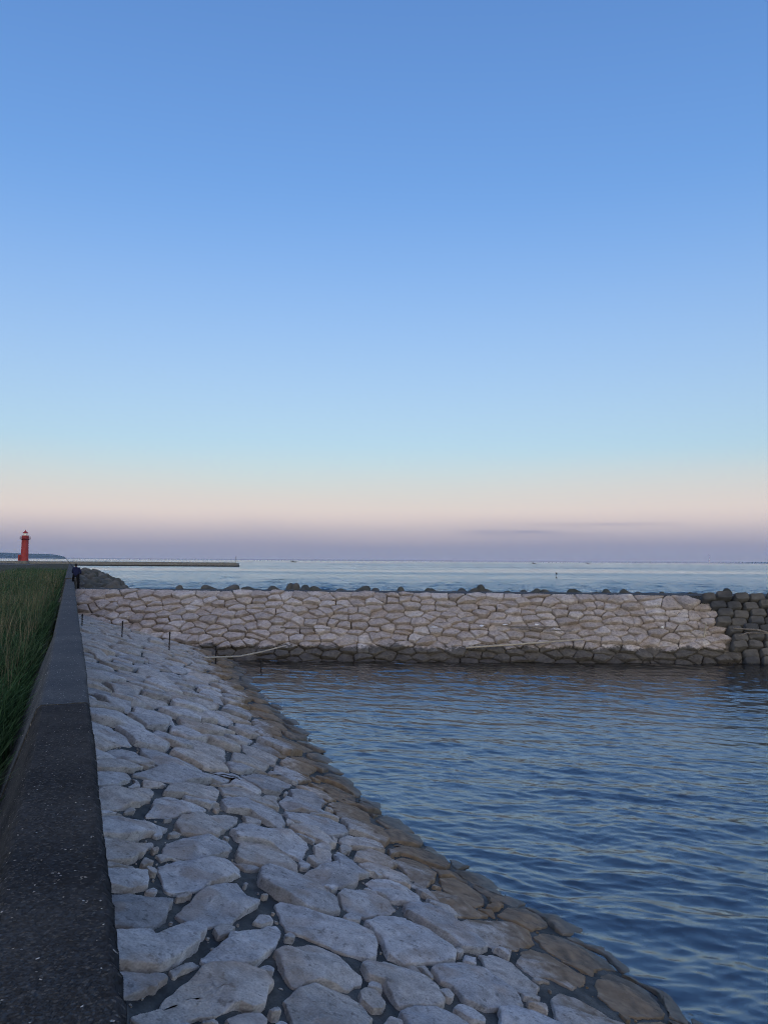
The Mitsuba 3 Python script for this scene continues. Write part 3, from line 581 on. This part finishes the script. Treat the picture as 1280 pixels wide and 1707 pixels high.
add_section(wall_section(8.672, 17.2, WT + 0.006, 0.235, -0.27, 0.42, 400, 24, 0.006, 4), 'wall_concrete')
add_section(wall_section(17.21, 34, WT, 0.23, -0.275, 0.22, 200, 10, 0.005, 5), 'wall_concrete')
add_section(wall_section(34.015, 60.5, WT + 0.004, 0.235, -0.28, 0.22, 160, 8, 0.005, 6), 'wall_concrete')
add_section(wall_section(60.52, 122, WT + 0.1, 0.62, -0.35, 0.3, 120, 6, 0.006, 7), 'wall_concrete', 'wider raised wall section beyond the leaning man')
add_section(wall_section(122.05, 216, WT + 0.1, 0.62, -0.35, 0.3, 90, 6, 0.006, 8), 'wall_concrete')

# ------------------------------------------------------------------ concrete armour units on the seaward side
def tetrapod_mesh():
    dirs = np.array([[0, 0, 1], [0.943, 0, -0.333], [-0.471, 0.816, -0.333], [-0.471, -0.816, -0.333]])
    m = manifold3d.Manifold()
    for d in dirs:
        m = m + manifold3d.Manifold.batch_hull([ball(d * 0.12, 0.55, 20), ball(d * 1.22, 0.37, 20), ball(d * 1.38, 0.27, 20)])
    return mf(m)
TETRA_MESH = tetrapod_mesh(); TETRA = ply(TETRA_MESH, 'armour_concrete', smooth=40)
def tetrapod(x, y, z, size, lean, turn, roll, label, group):
    k = thing('tetrapod', label, 'tetrapod', group)
    if z > 50:                                # given as the height of its top, plus 100
        m = np.array(T().rotate([0, 0, 1], turn).rotate([1, 0, 0], lean).rotate([0, 1, 0], roll).scale(size).matrix)[:3, :3]
        z = z - 100 - (TETRA_MESH.vertices @ m.T)[:, 2].max()
    scene[k] = {**TETRA, 'to_world': T().translate([float(x), float(y), float(z)]).rotate([0, 0, 1], turn).rotate([1, 0, 0], lean).rotate([0, 1, 0], roll).scale(size)}
r = np.random.default_rng(41)
# (x, height of its top over the crest, size, kind): u = a leg stands up, l = legs lie flat
HUMPS = [(-14.6, .42, .85, 'u'), (-12.6, .3, 1.1, 'l'), (-11.4, .50, 1.1, 'l'), (-10.2, .22, .9, 'l'), (-9.4, .25, .9, 'u'), (-8.5, .32, 1.0, 'l'), (-7.6, .38, .9, 'u'), (-6.9, .36, 1.1, 'l'),
         (-8.1, .2, .8, 'l'), (-5.6, .55, 1.0, 'l'), (-6.5, .78, .95, 'u'), (-6.15, .82, .9, 'u'), (-4.6, .30, .9, 'l'), (-3.9, .52, 1.2, 'l'), (-2.2, .52, 1.1, 'l'), (-1.3, .28, .9, 'u'), (-0.4, .25, 1.0, 'l'),
         (1.2, .50, .8, 'u'), (3.0, .38, .9, 'u'), (3.9, .32, .9, 'l'), (5.6, .42, 1.0, 'l'), (6.55, .82, 1.0, 'u'), (7.8, .28, 1.0, 'l'), (9.6, .3, .9, 'l'), (10.55, .42, 1.0, 'u'), (11.6, .34, 1.0, 'l'),
         (12.7, .42, 1.0, 'u'), (13.6, .40, .9, 'l'), (14.9, .45, .95, 'u'), (15.9, .46, 1.0, 'u'), (17.0, .2, 1.0, 'l'), (18.3, .22, .8, 'u'), (20.8, .20, .9, 'l'), (22.9, .66, 1.05, 'u'), (19.7, .12, .9, 'l'), (24.6, .1, .9, 'l')]
ORD = 'first second third fourth fifth sixth seventh eighth ninth tenth eleventh twelfth thirteenth fourteenth fifteenth sixteenth seventeenth eighteenth nineteenth twentieth'.split()
HUMPS.sort()
for i_, (x, up_, size, kind) in enumerate(HUMPS):
    tall = up_ > 0.6
    lean = r.uniform(-16, 16) if kind == 'u' else r.uniform(52, 70)
    lab = f'dark tetrapod end above the breakwater crest, {ORD[i_] if i_ < 18 else ORD[len(HUMPS) - 1 - i_]} along it from the {"left" if i_ < 18 else "right"} end'
    grp = 'tetrapods behind the breakwater'
    if x > 22 and tall: lab, grp = 'rounded tetrapod end standing alone above the dark block facing at right', None
    elif 6 < x < 7 and tall: lab, grp = 'tall domed tetrapod end standing highest near the middle of the breakwater', None
    elif x == -6.5: lab, grp = 'left one of two tall tetrapod ends standing side by side above the breakwater', None
    elif x == -6.15: lab, grp = 'right one of two tall tetrapod ends standing side by side above the breakwater', None
    elif x == 1.2: lab, grp = 'paler blotched tetrapod end above the middle of the breakwater crest', None
    tetrapod(x, bw_top(x) + 4.4 + r.uniform(0, 1.0), 100 + CREST + up_ * 0.56, size * 0.88, lean, r.uniform(0, 360), r.uniform(-8, 8), lab, grp)
# the heap along the far part of the wall
for i in range(96):
    t = 55.6 + 74 * (i / 96) ** 1.15 + r.uniform(-0.5, 0.5); s = 1.25 + (i % 4) * 1.15 + r.uniform(-0.4, 0.4)
    x, y = xy(s, t)
    top = 4.28 - 0.16 * (s - 1.0) - 0.5 * max(0, s - 3.4) ** 1.2 + 0.005 * max(0, t - 80) + r.uniform(-0.22, 0.18)
    if t < 58: top -= 0.35
    tetrapod(x, y, 100 + top, r.uniform(1.0, 1.35), r.uniform(0, 360), r.uniform(0, 360), r.uniform(0, 360), 'grey concrete tetrapod in the heap beside the far wall, behind the leaning man', 'tetrapods heaped along the far wall')

# ------------------------------------------------------------------ lighthouse, far pier
scene['red_paint'] = principled(proc(lambda p, n, uv: mi.Color3f(0.36, 0.036, 0.032) * (0.75 + 0.5 * fbm(p.x * 2, p.y * 2, p.z * 0.8, 3))), 0.55, 0.4)
scene['dark_red_paint'] = principled(rgb(0.15, 0.018, 0.018), 0.6, 0.4)
scene['white_paint'] = principled(rgb(0.75, 0.75, 0.73), 0.5, 0.4)
scene['lantern_glass'] = {'type': 'thindielectric', 'int_ior': 1.5}
scene['lens_white'] = principled(rgb(0.8, 0.8, 0.78), 0.3, 0.5)
lh = thing('lighthouse', 'slim red lighthouse with white lantern standing at the far left on the horizon', 'lighthouse')
LX, LY, LZ = -168.0, 360.0, 4.15
lc = (LX, LY, LZ)
part(lh, 'plinth', lathe([(0, -1.5), (2.2, -1.5), (2.2, 0.2), (2.1, 0.45), (0, 0.45)], 40, lc), 'pier_concrete', smooth=40)
part(lh, 'tower', lathe([(0, 0.45), (1.72, 0.45), (1.66, 2.0), (1.52, 10.1), (1.62, 10.3), (0, 10.3)], 40, lc), 'red_paint', smooth=40)
part(lh, 'gallery', lathe([(0, 10.3), (1.62, 10.3), (2.35, 10.62), (2.4, 10.8), (0, 10.8)], 40, lc), 'dark_red_paint', smooth=40)
part(lh, 'watch_room', lathe([(0, 10.8), (1.5, 10.8), (1.5, 12.1), (1.62, 12.15), (1.62, 12.3), (0, 12.3)], 40, lc), 'red_paint', smooth=40)
rail = []
for z in (11.25, 11.7): rail.append(tube([(LX + 2.3 * math.cos(a), LY + 2.3 * math.sin(a), LZ + z) for a in np.linspace(0, 2 * np.pi, 41)], 0.035, 5))
for a in np.linspace(0, 2 * np.pi, 21)[:-1]: rail.append(tube([(LX + 2.3 * math.cos(a), LY + 2.3 * math.sin(a), LZ + 10.75), (LX + 2.3 * math.cos(a), LY + 2.3 * math.sin(a), LZ + 11.7)], 0.03, 5))
part(lh, 'railing', cat(rail), 'dark_red_paint')
part(lh, 'lantern', lathe([(0.98, 12.3), (0.98, 13.45)], 24, lc), 'lantern_glass', smooth=40)
part(lh + '__lantern', 'lens', lathe([(0, 12.3), (0.75, 12.3), (0.82, 12.8), (0.7, 13.35), (0, 13.4)], 24, lc), 'lens_white', smooth=40)
for a in np.linspace(0, 2 * np.pi, 9)[:-1]: part(lh + '__lantern', 'bar', tube([(LX + math.cos(a), LY + math.sin(a), LZ + 12.3), (LX + math.cos(a), LY + math.sin(a), LZ + 13.5)], 0.05, 5), 'white_paint')
part(lh, 'cap', lathe([(0, 13.42), (1.28, 13.42), (1.22, 13.6), (0.75, 14.05), (0.22, 14.45), (0.12, 14.75), (0.05, 15.1), (0, 15.12)], 24, lc), 'red_paint', smooth=40)
an = cat([box(LX - 2.55, LX - 0.9, LY - 1.1, LY + 1.1, LZ + 0.45, LZ + 3.1), box(LX - 2.65, LX - 0.9, LY - 1.2, LY + 1.2, LZ + 3.1, LZ + 3.25)])
part(lh, 'annex', an, 'red_paint')
part(lh, 'door', box(LX - 2.1, LX - 1.35, LY - 1.16, LY - 1.08, LZ + 0.45, LZ + 2.5), 'dark_red_paint')
scene['pier_concrete'] = principled(proc(concrete_fn((0.15, 0.145, 0.13), (0.22, 0.21, 0.185), False, 9.0)), 0.9, 0.2)
scene['pier_dark'] = principled(rgb(0.035, 0.035, 0.033), 0.8, 0.3)
PY = 640.0
pier = thing('far_pier', 'long low straight concrete pier on the sea left of the middle, below the horizon', 'pier')
px_ = np.linspace(-420, -121.5, 26)
for a, b in zip(px_[:-1], px_[1:]):
    part(pier, 'deck_section', box(a + 0.06, b - 0.06, PY, PY + 8, 0.95, 2.95 + 0.07 * r.uniform(-1, 1)), 'pier_concrete')
part(pier, 'footing', box(-421, -121.2, PY + 0.3, PY + 8.4, -2.6, 0.95), 'pier_dark')
part(pier, 'parapet', box(-421, -124, PY + 6, PY + 7, 2.8, 3.45), 'pier_concrete')
mast = thing('beacon_mast', 'thin mast standing on the outer end of the far pier', 'mast')
part(mast, 'pole', tube([(-123.4, PY + 3, 2.9), (-123.4, PY + 3, 7.6)], 0.16, 8), 'pier_concrete')
part(mast, 'lamp_head', lathe([(0, 0), (0.34, 0), (0.38, 0.5), (0.25, 0.75), (0, 0.8)], 12, (-123.4, PY + 3, 7.55)), 'dark_red_paint')
mound = []
xx, uu = np.meshgrid(np.linspace(-330, -148, 240), np.linspace(0, 1, 12), indexing='ij')
hh = (0.55 + 0.9 * meshkit.fbm(np.stack([xx * 0.6, uu * 5, xx * 0], -1), 3, 31)) * np.sin(np.pi * uu) ** 0.6 * np.clip((-148.5 - xx) / 22, 0, 1) ** 0.5
gv, gq = grid(np.stack([xx, 300 + 46 * uu + 0 * xx, 2.9 + hh], -1))
setting('rubble_bank', (gv, up_facing(gv, tri(gq))), 'armour_concrete', 'dark stony bank at the foot of the lighthouse behind the grass', smooth=True)

# ------------------------------------------------------------------ the man fishing on the breakwater
skin = scene['skin'] = principled(rgb(0.32, 0.20, 0.145), 0.6, 0.35)
scene['navy_cloth'] = principled(rgb(0.016, 0.02, 0.055), 0.9, 0.1)
scene['black_cloth'] = principled(rgb(0.008, 0.008, 0.010), 0.9, 0.1)
scene['hair'] = principled(rgb(0.010, 0.009, 0.009), 0.6, 0.3)
man = thing('person', 'man in navy shirt and black trousers with one foot up on the wall, fishing', 'person')
PB = np.array([-19.86, 50.15, CREST])           # his right foot on the crest, just right of the wall
def J(x, y, z): return PB + [x, y, z]
jt = dict(ra=J(.02, 0, .09), rk=J(-.01, .07, .50), rh=J(-.07, .05, .93), lh=J(-.25, .07, .93), lk=J(-.45, .40, .98), la=J(-.47, .30, .63), pel=J(-.16, .06, .96), wa=J(-.17, .08, 1.12), ch=J(-.20, .14, 1.32), nk=J(-.24, .20, 1.46),
          hd=J(-.27, .24, 1.58), rs=J(-.02, .15, 1.38), re=J(.08, .17, 1.12), rw=J(-.04, .36, 1.00), ls=J(-.38, .16, 1.39), le=J(-.47, .22, 1.14), lw=J(-.33, .42, 1.07))
def chain(pts, rad): return [bone(jt[a], jt[b], ra, rb, 16) for (a, b), (ra, rb) in zip(zip(pts[:-1], pts[1:]), zip(rad[:-1], rad[1:]))]
def union(ms, fine=0.025, it=8):
    m = ms[0]
    for k in ms[1:]: m = m + k
    t = mf(m.refine_to_length(fine)); trimesh.smoothing.filter_taubin(t, iterations=it); return t
face_ = [manifold3d.Manifold.sphere(1.0, 24).scale([.076, .098, .118]).translate(list(map(float, jt['hd']))), ball(jt['hd'] + [-.02, .095, -.01], .018), bone(jt['hd'] + [0, .05, -.07], jt['hd'] + [0, .075, -.085], .03, .025),
         ball(jt['hd'] + [.078, 0, -.01], .022), ball(jt['hd'] + [-.078, 0, -.01], .022)]
def hand(w, d, side):
    d = np.array(d) / np.linalg.norm(d); o = np.cross(d, [0, 0, 1]) * side
    ms = [bone(w, w + d * .08, .028, .034)]
    for i, L in enumerate((.062, .070, .066, .052)):
        b0 = w + d * .085 + o * (.03 - .02 * i); b1 = b0 + d * L * .6 + np.array([0, 0, -.012]); b2 = b1 + d * L * .25 + np.array([0, 0, -.03])
        ms += [bone(b0, b1, .0095, .009), bone(b1, b2, .009, .008)]
    t0 = w + d * .03 + o * .035; ms += [bone(t0, t0 + o * .03 + d * .03, .012, .010), bone(t0 + o * .03 + d * .03, t0 + o * .02 + d * .065, .010, .009)]
    return ms
body = face_ + [bone(jt['nk'] - [0, .01, .04], jt['hd'] - [0, .0, .05], .062, .058)] + chain(['ch', 'wa', 'pel'], [.085, .09, .09]) + chain(['rs', 're', 'rw'], [.058, .044, .031]) + chain(['ls', 'le', 'lw'], [.058, .044, .031]) \
    + chain(['rh', 'rk', 'ra'], [.085, .058, .042]) + chain(['lh', 'lk', 'la'], [.085, .058, .042]) + [bone(jt['rs'], jt['ls'], .06, .06)] + hand(jt['rw'], (-.5, .6, -.1), 1) + hand(jt['lw'], (.35, .7, -.1), -1)
scene[man] = ply(union(body, 0.018, 4), 'skin', smooth=True)
shirt = [bone(jt['rs'], jt['ls'], .085, .085), manifold3d.Manifold.batch_hull([ball(jt['rs'] - [.05, 0, .08], .11), ball(jt['ls'] + [.05, 0, -.08], .11), ball(jt['wa'] + [.06, 0, 0], .125), ball(jt['wa'] - [.06, 0, 0], .125)]),
         manifold3d.Manifold.batch_hull([ball(jt['wa'] + [.06, 0, 0], .125), ball(jt['wa'] - [.06, 0, 0], .125), ball(jt['rh'] + [-.02, 0, .04], .115), ball(jt['lh'] + [.02, 0, .04], .115)])] \
    + [bone(jt['rs'], jt['re'], .08, .066), bone(jt['re'], jt['re'] * .45 + jt['rw'] * .55, .064, .055), bone(jt['ls'], jt['le'], .08, .066), bone(jt['le'], jt['le'] * .45 + jt['lw'] * .55, .064, .055), bone(jt['nk'] - [0, 0, .07], jt['nk'] - [0, 0, .02], .085, .072)]
part(man, 'shirt', union(shirt), 'navy_cloth', smooth=True)
tr = chain(['rh', 'rk'], [.112, .082]) + chain(['lh', 'lk'], [.112, .082]) + [bone(jt['rk'], jt['ra'] + [0, 0, .0], .08, .07), bone(jt['lk'], jt['la'], .08, .07), bone(jt['rh'] + [0, 0, .05], jt['lh'] + [0, 0, .05], .11, .11)]
part(man, 'trousers', union(tr), 'black_cloth', smooth=True)
part(man, 'hair', union([manifold3d.Manifold.sphere(1.0, 24).scale([.087, .106, .112]).translate([float(v) for v in jt['hd'] + [.004, -.018, .022]]) - manifold3d.Manifold.cube([.4, .4, .4]).translate([float(v) for v in jt['hd'] + [-.2, .045, -.38]]) - manifold3d.Manifold.cube([.4, .4, .14]).translate([float(v) for v in jt['hd'] + [-.2, -.2, -.235]])], 0.02, 2), 'hair', smooth=True)
for a, gz in (('ra', CREST), ('la', WT)):
    p = jt[a].copy(); p[2] = gz
    sh = manifold3d.Manifold.batch_hull([ball(p + [0, -.06, .045], .045), ball(p + [-.01, .17, .035], .038), ball(p + [.02, .10, .04], .042), ball(p + [0, 0, .10], .05)])
    part(man, 'shoe', union([sh], .02, 3), 'black_cloth', smooth=True)
grip = jt['lw'] + [.04, .09, -.01]
rod = thing('fishing_rod', 'thin fishing rod rising up to the left from the hands of the man', 'fishing rod')
rp = np.array([grip + [.16, -.14, -.18], grip, [-20.55, 50.95, 5.24], [-20.92, 51.2, 5.56], [-21.3, 51.6, 5.80], [-21.65, 52.0, 5.97]])
rr = np.array([.016, .015, .013, .011, .009, .007])
part(rod, 'blank', tube(rp, rr, 6), 'black_cloth', smooth=True)
part(rod, 'reel', cat([lathe([(0, -.03), (.035, -.03), (.035, .03), (0, .03)], 12, grip + [.03, -.02, -.06])]), 'black_cloth')

# ------------------------------------------------------------------ iron posts, poles and flotsam
scene['rusty_iron'] = principled(rgb(0.022, 0.020, 0.020), 0.75, 0.3)
scene['bamboo'] = principled(proc(lambda p, n, uv: mi.Color3f(0.44, 0.39, 0.31) * (0.6 + 0.7 * fbm(p.x * 6, p.y * 6, p.z * 6, 3))), 0.6, 0.4)
scene['white_plastic'] = principled(rgb(0.75, 0.76, 0.78), 0.4, 0.5)
scene['grey_wood'] = principled(proc(lambda p, n, uv: mi.Color3f(0.2, 0.175, 0.15) * (0.5 + 0.9 * fbm(p.x * 9, p.y * 9, p.z * 9, 3))), 0.85, 0.2)
def post(s, t, h, label, lean=(0, 0)):
    x, y = xy(s, t); z = float(rev_z(s, t)); k = thing('iron_post', label, 'post')
    a, b = np.array([x, y, z - 0.3]), np.array([x + lean[0], y + lean[1], z + h])
    part(k, 'shaft', tube([a, (a + b) / 2, b], 0.032, 8), 'rusty_iron')
    part(k, 'collar', tube([b - [0, 0, .12], b - [0, 0, .06]], 0.045, 8), 'rusty_iron')
post(0.62, 41.5, 0.75, 'thin dark iron post close beside the concrete wall')
post(2.45, 40.3, 0.97, 'thin dark iron post on the pale stones, second from the concrete wall', (.02, 0))
post(4.7, 40.1, 1.06, 'thin dark iron post on the lower stones, midway between wall and water', (.03, 0))
post(7.0, 39.8, 0.98, 'thin dark iron post on the brown weedy stones just above the water', (-.02, 0))
post(9.3, 39.6, 0.95, 'thin dark iron post standing in the edge of the water')
def pole(name, label, cat_, pts, rad, mat, nodes=0):
    k = thing(name, label, cat_); pts = np.asarray(pts, float)
    part(k, 'stem', tube(pts, rad, 8), mat, smooth=50)
    for i in range(nodes):
        u = (i + 0.6) / nodes * (len(pts) - 1); a = pts[int(u)] + (pts[min(int(u) + 1, len(pts) - 1)] - pts[int(u)]) * (u % 1)
        d = pts[-1] - pts[0]; d /= np.linalg.norm(d)
        part(k, 'knot', tube([a - d * .025, a + d * .025], np.max(rad) * 1.3, 8), mat)
def on_face(x, q, off=0.3): return bw_point(x, q, off)
pole('bamboo_pole', 'long pale bamboo pole lying slanted across the dark wet foot of the breakwater', 'pole', [on_face(4.75, .56, .42), on_face(6.8, .68, .45), on_face(8.8, .82, .46), on_face(11.6, 1.05, .45)], [.06, .057, .052, .045], 'bamboo', 6)
pole('driftwood_pole', 'thin pale pole reaching from the weedy stones out over the corner of the water', 'pole', [[*xy(6.3, 38.8), .95], [-7.6, 41.2, .68], [-6.6, 42.2, .80], [-5.45, 43.6, 1.0]], [.045, .043, .04, .03], 'bamboo', 3)
pole('driftwood_stick', 'short grey driftwood stick lying level on the breakwater stones at left', 'stick', [on_face(-6.1, 1.62, .27), on_face(-4.6, 1.58, .3), on_face(-2.9, 1.56, .27)], [.03, .028, .02], 'grey_wood')
pole('driftwood_stick', 'upper grey stick of the flotsam on the breakwater stones above the bamboo pole', 'stick', [on_face(7.3, 1.78, .3), on_face(8.6, 1.76, .33), on_face(10.2, 1.80, .3)], [.04, .035, .03], 'grey_wood')
pole('driftwood_stick', 'long thin grey stick just below the white litter above the bamboo pole', 'stick', [on_face(8.0, 1.66, .3), on_face(9.2, 1.62, .33), on_face(11.0, 1.56, .3)], [.035, .03, .022], 'grey_wood')
pole('driftwood_branch', 'brown branch lying across the dark concrete blocks at right', 'branch', [on_face(20.3, 1.72, .45), on_face(21.6, 1.62, .52), on_face(22.5, 1.42, .5), on_face(24.2, 1.30, .5), on_face(26, 1.2, .48)], [.05, .055, .045, .05, .03], 'grey_wood', 2)
pole('driftwood_branch', 'thin curved branch under the brown one on the dark blocks at right', 'branch', [on_face(20.5, 1.28, .48), on_face(21.0, 1.44, .52), on_face(22.3, 1.44, .5), on_face(23.4, 1.34, .5)], [.03, .035, .03, .02], 'grey_wood')
pole('plastic_pipe', 'short white plastic pipe lying on the dark concrete blocks at the right edge', 'pipe', [on_face(23.05, 1.30, .55), on_face(23.9, 1.31, .55), on_face(24.9, 1.33, .55)], .055, 'white_plastic')
pole('bamboo_stake', 'short pale stake standing up between the lower stones near the dark blocks', 'stake', [on_face(18.62, 1.35, .2), on_face(18.64, 1.6, .5), on_face(18.66, 1.75, .85)], .045, 'bamboo')
def litter(x, q, w, label, seed, mat='white_plastic'):
    rr_ = np.random.default_rng(seed); p = on_face(x, q, .26)
    m = mf(manifold3d.Manifold.hull_points(rr_.normal(0, 1, (14, 3)) * [w, w * .5, w * .4])); m.apply_translation(p)
    single('plastic_litter', m, mat, label, 'litter')
litter(3.0, 1.72, .10, 'small white scrap of plastic left of the flotsam sticks', 1); litter(5.9, 1.82, .09, 'white scrap at the left end of the upper flotsam stick', 2)
litter(7.2, 1.9, .07, 'tiny white scrap between the stones above the flotsam sticks', 3); litter(9.0, 1.92, .09, 'white scrap lying beside the upper flotsam stick', 4); litter(10.1, 1.7, .07, 'pale scrap at the right end of the upper flotsam stick', 5)
litter(16.35, 1.85, .11, 'white plastic scrap wedged between the stones left of the pale stake', 6); litter(-9.6, 1.3, .08, 'small white scrap near the foot of the breakwater at left', 7)

# ------------------------------------------------------------------ far boats, marker, chimney
def boat(x, y, L, label):
    k = thing('far_boat', label, 'boat')
    hull = trimesh.convex.convex_hull(np.array([[-L / 2, -1.5, 1.6], [-L / 2, 1.5, 1.6], [L / 2, 0, 2.2], [-L / 2.2, -1.1, -.3], [-L / 2.2, 1.1, -.3], [L / 2.4, 0, -.3], [L / 4, -1.5, 1.7], [L / 4, 1.5, 1.7]])); hull.apply_translation([x, y, 0])
    part(k, 'hull', hull, 'pier_dark'); part(k, 'cabin', box(x - L * .3, x - L * .05, y - 1, y + 1, 1.65, 4.2), 'pier_concrete')
    part(k, 'mast', tube([(x - L * .12, y, 4.2), (x - L * .12, y, 7)], .09, 5), 'pier_dark')
boat(-245, 2100, 18, 'tiny boat on the horizon left of the middle'); boat(420, 2150, 12, 'tiny dark boat on the horizon right of the middle'); boat(690, 2600, 10, 'faint pale boat on the horizon towards the right')
mk = thing('channel_marker', 'small dark marker buoy standing in the sea beyond the breakwater', 'buoy')
part(mk, 'float', lathe([(0, -.4), (.25, -.4), (.3, .05), (.15, .3), (0, .35)], 14, (63.0, 281, 0)), 'rusty_iron', smooth=40)
part(mk, 'pole', tube([(63.0, 281, .4), (63.05, 281, 1.5)], .06, 6), 'rusty_iron')
part(mk, 'topmark', lathe([(0, 0), (.22, .1), (.3, .4), (.1, .75), (0, .76)], 12, (63.05, 281, 1.2)), 'rusty_iron', smooth=40)
ch = thing('chimney', 'red and white banded chimney rising faintly from the far coast at right', 'chimney')
for i in range(6):
    z0 = 5 + 31 * i; part(ch, 'band', lathe([(0, 0), (10 - .8 * i, 0), (10 - .8 * (i + 1), 31), (0, 31)], 20, (7020, 16600, z0)), 'red_paint' if i % 2 else 'white_paint')

# ------------------------------------------------------------------ tall grass on the landward side
def blade_field(n, s0, s1, t0, t1, h0, h1, width, seed, k=4, lean=0.75, tpow=1.0):
    r = np.random.default_rng(seed)
    t = t0 + (t1 - t0) * r.random(n) ** tpow; s = s0 + (s1 - s0) * r.random(n)
    clump = meshkit.fbm(np.stack([s * 0.8, t * 0.8, s * 0], -1), 3, seed); hi = (h0 + (h1 - h0) * r.random(n)) * (0.3 + 1.4 * clump)
    x, y = xy(s, t); a = r.uniform(0, 6.283, n); w = width * r.uniform(0.6, 1.4, n) * (1 + t / 45)
    bend = lean * r.uniform(0.2, 1.2, n) * hi; wind = 0.05 * hi
    u = np.linspace(0, 1, k)
    cx = x[:, None] + (np.cos(a) * bend + wind)[:, None] * u ** 2; cy = y[:, None] + (np.sin(a) * bend)[:, None] * u ** 2; cz = 3.0 + hi[:, None] * (u - 0.22 * lean * u ** 2)
    b = a + np.pi / 2 + r.normal(0, .5, n); ww = w[:, None] * (1 - u ** 1.6 * 0.92) * 0.5
    L = np.stack([cx - np.cos(b)[:, None] * ww, cy - np.sin(b)[:, None] * ww, cz], -1); R = np.stack([cx + np.cos(b)[:, None] * ww, cy + np.sin(b)[:, None] * ww, cz], -1)
    v = np.stack([L, R], 2).reshape(-1, 3)
    base = (np.arange(n) * 2 * k)[:, None, None]; i = np.arange(k - 1)[None, :, None] * 2
    q = base + i + np.array([0, 1, 3, 2])[None, None]
    return v, tri(q.reshape(-1, 4))
def leaf(col_a, col_b):
    return {'type': 'principledthin', 'base_color': proc(lambda p, n, uv: mix(mi.Color3f(col_a), mi.Color3f(col_b), smoothstep(0.3, 0.7, fbm(p.x * 0.5, p.y * 0.5, 0, 3))) * (0.5 + cell_rand(p.x * 14, p.y * 14))), 'roughness': 0.7, 'diff_trans': 0.5, 'spec_trans': 0.0, 'eta': 1.3}
scene['grass_blade'] = leaf((0.06, 0.122, 0.054), (0.105, 0.16, 0.082))
scene['grass_dark'] = leaf((0.024, 0.06, 0.025), (0.04, 0.085, 0.034))
scene['seed_head'] = leaf((0.22, 0.185, 0.12), (0.16, 0.16, 0.085))
g1 = [blade_field(42000, -9, -0.75, 3, 34, .4, 1.2, .019, 1), blade_field(52000, -24, -0.72, 30, 110, .4, 1.2, .018, 2, tpow=1.5), blade_field(9000, -26, -0.8, 95, 118, .5, 1.25, .02, 3, k=3), blade_field(5000, -9, -0.8, 112, 150, .6, 1.4, .02, 8, k=3)]
setting('grass', join(g1), 'grass_blade', 'tall green grass growing thickly along the landward side of the wall', kind='stuff')
g2 = [blade_field(26000, -9, -0.7, 3, 40, .4, .95, .018, 4, lean=.7), blade_field(24000, -22, -0.7, 36, 110, .4, .95, .02, 5, lean=.7, tpow=1.4)]
setting('undergrowth', join(g2), 'grass_dark', 'dark green weeds among the taller grass beside the wall', kind='stuff')
g3 = [blade_field(4600, -8, -0.9, 5, 40, .95, 1.5, .010, 6, lean=.3), blade_field(8000, -24, -0.8, 38, 120, .95, 1.5, .012, 7, k=3, lean=.3, tpow=1.4)]
setting('seed_grass', join(g3), 'seed_head', 'pale brown seed stalks rising out of the green grass', kind='stuff')

# ------------------------------------------------------------------ air
HAZE = True
if HAZE:
    scene['air'] = {'type': 'homogeneous', 'albedo': rgb(0.95, 0.95, 0.95), 'sigma_t': rgb(0.000022, 0.000030, 0.000048)}
    scene['haze'] = {'type': 'cube', 'to_world': T().translate([0, 0, 98]).scale([19600, 19600, 102]), 'bsdf': {'type': 'null'}, 'interior': {'type': 'ref', 'id': 'air'}}
    labels['haze'] = {'label': 'thin evening haze over the sea', 'kind': 'stuff'}
    scene['camera']['medium'] = {'type': 'ref', 'id': 'air'}
    scene['harbour_water']['exterior'] = {'type': 'ref', 'id': 'air'}
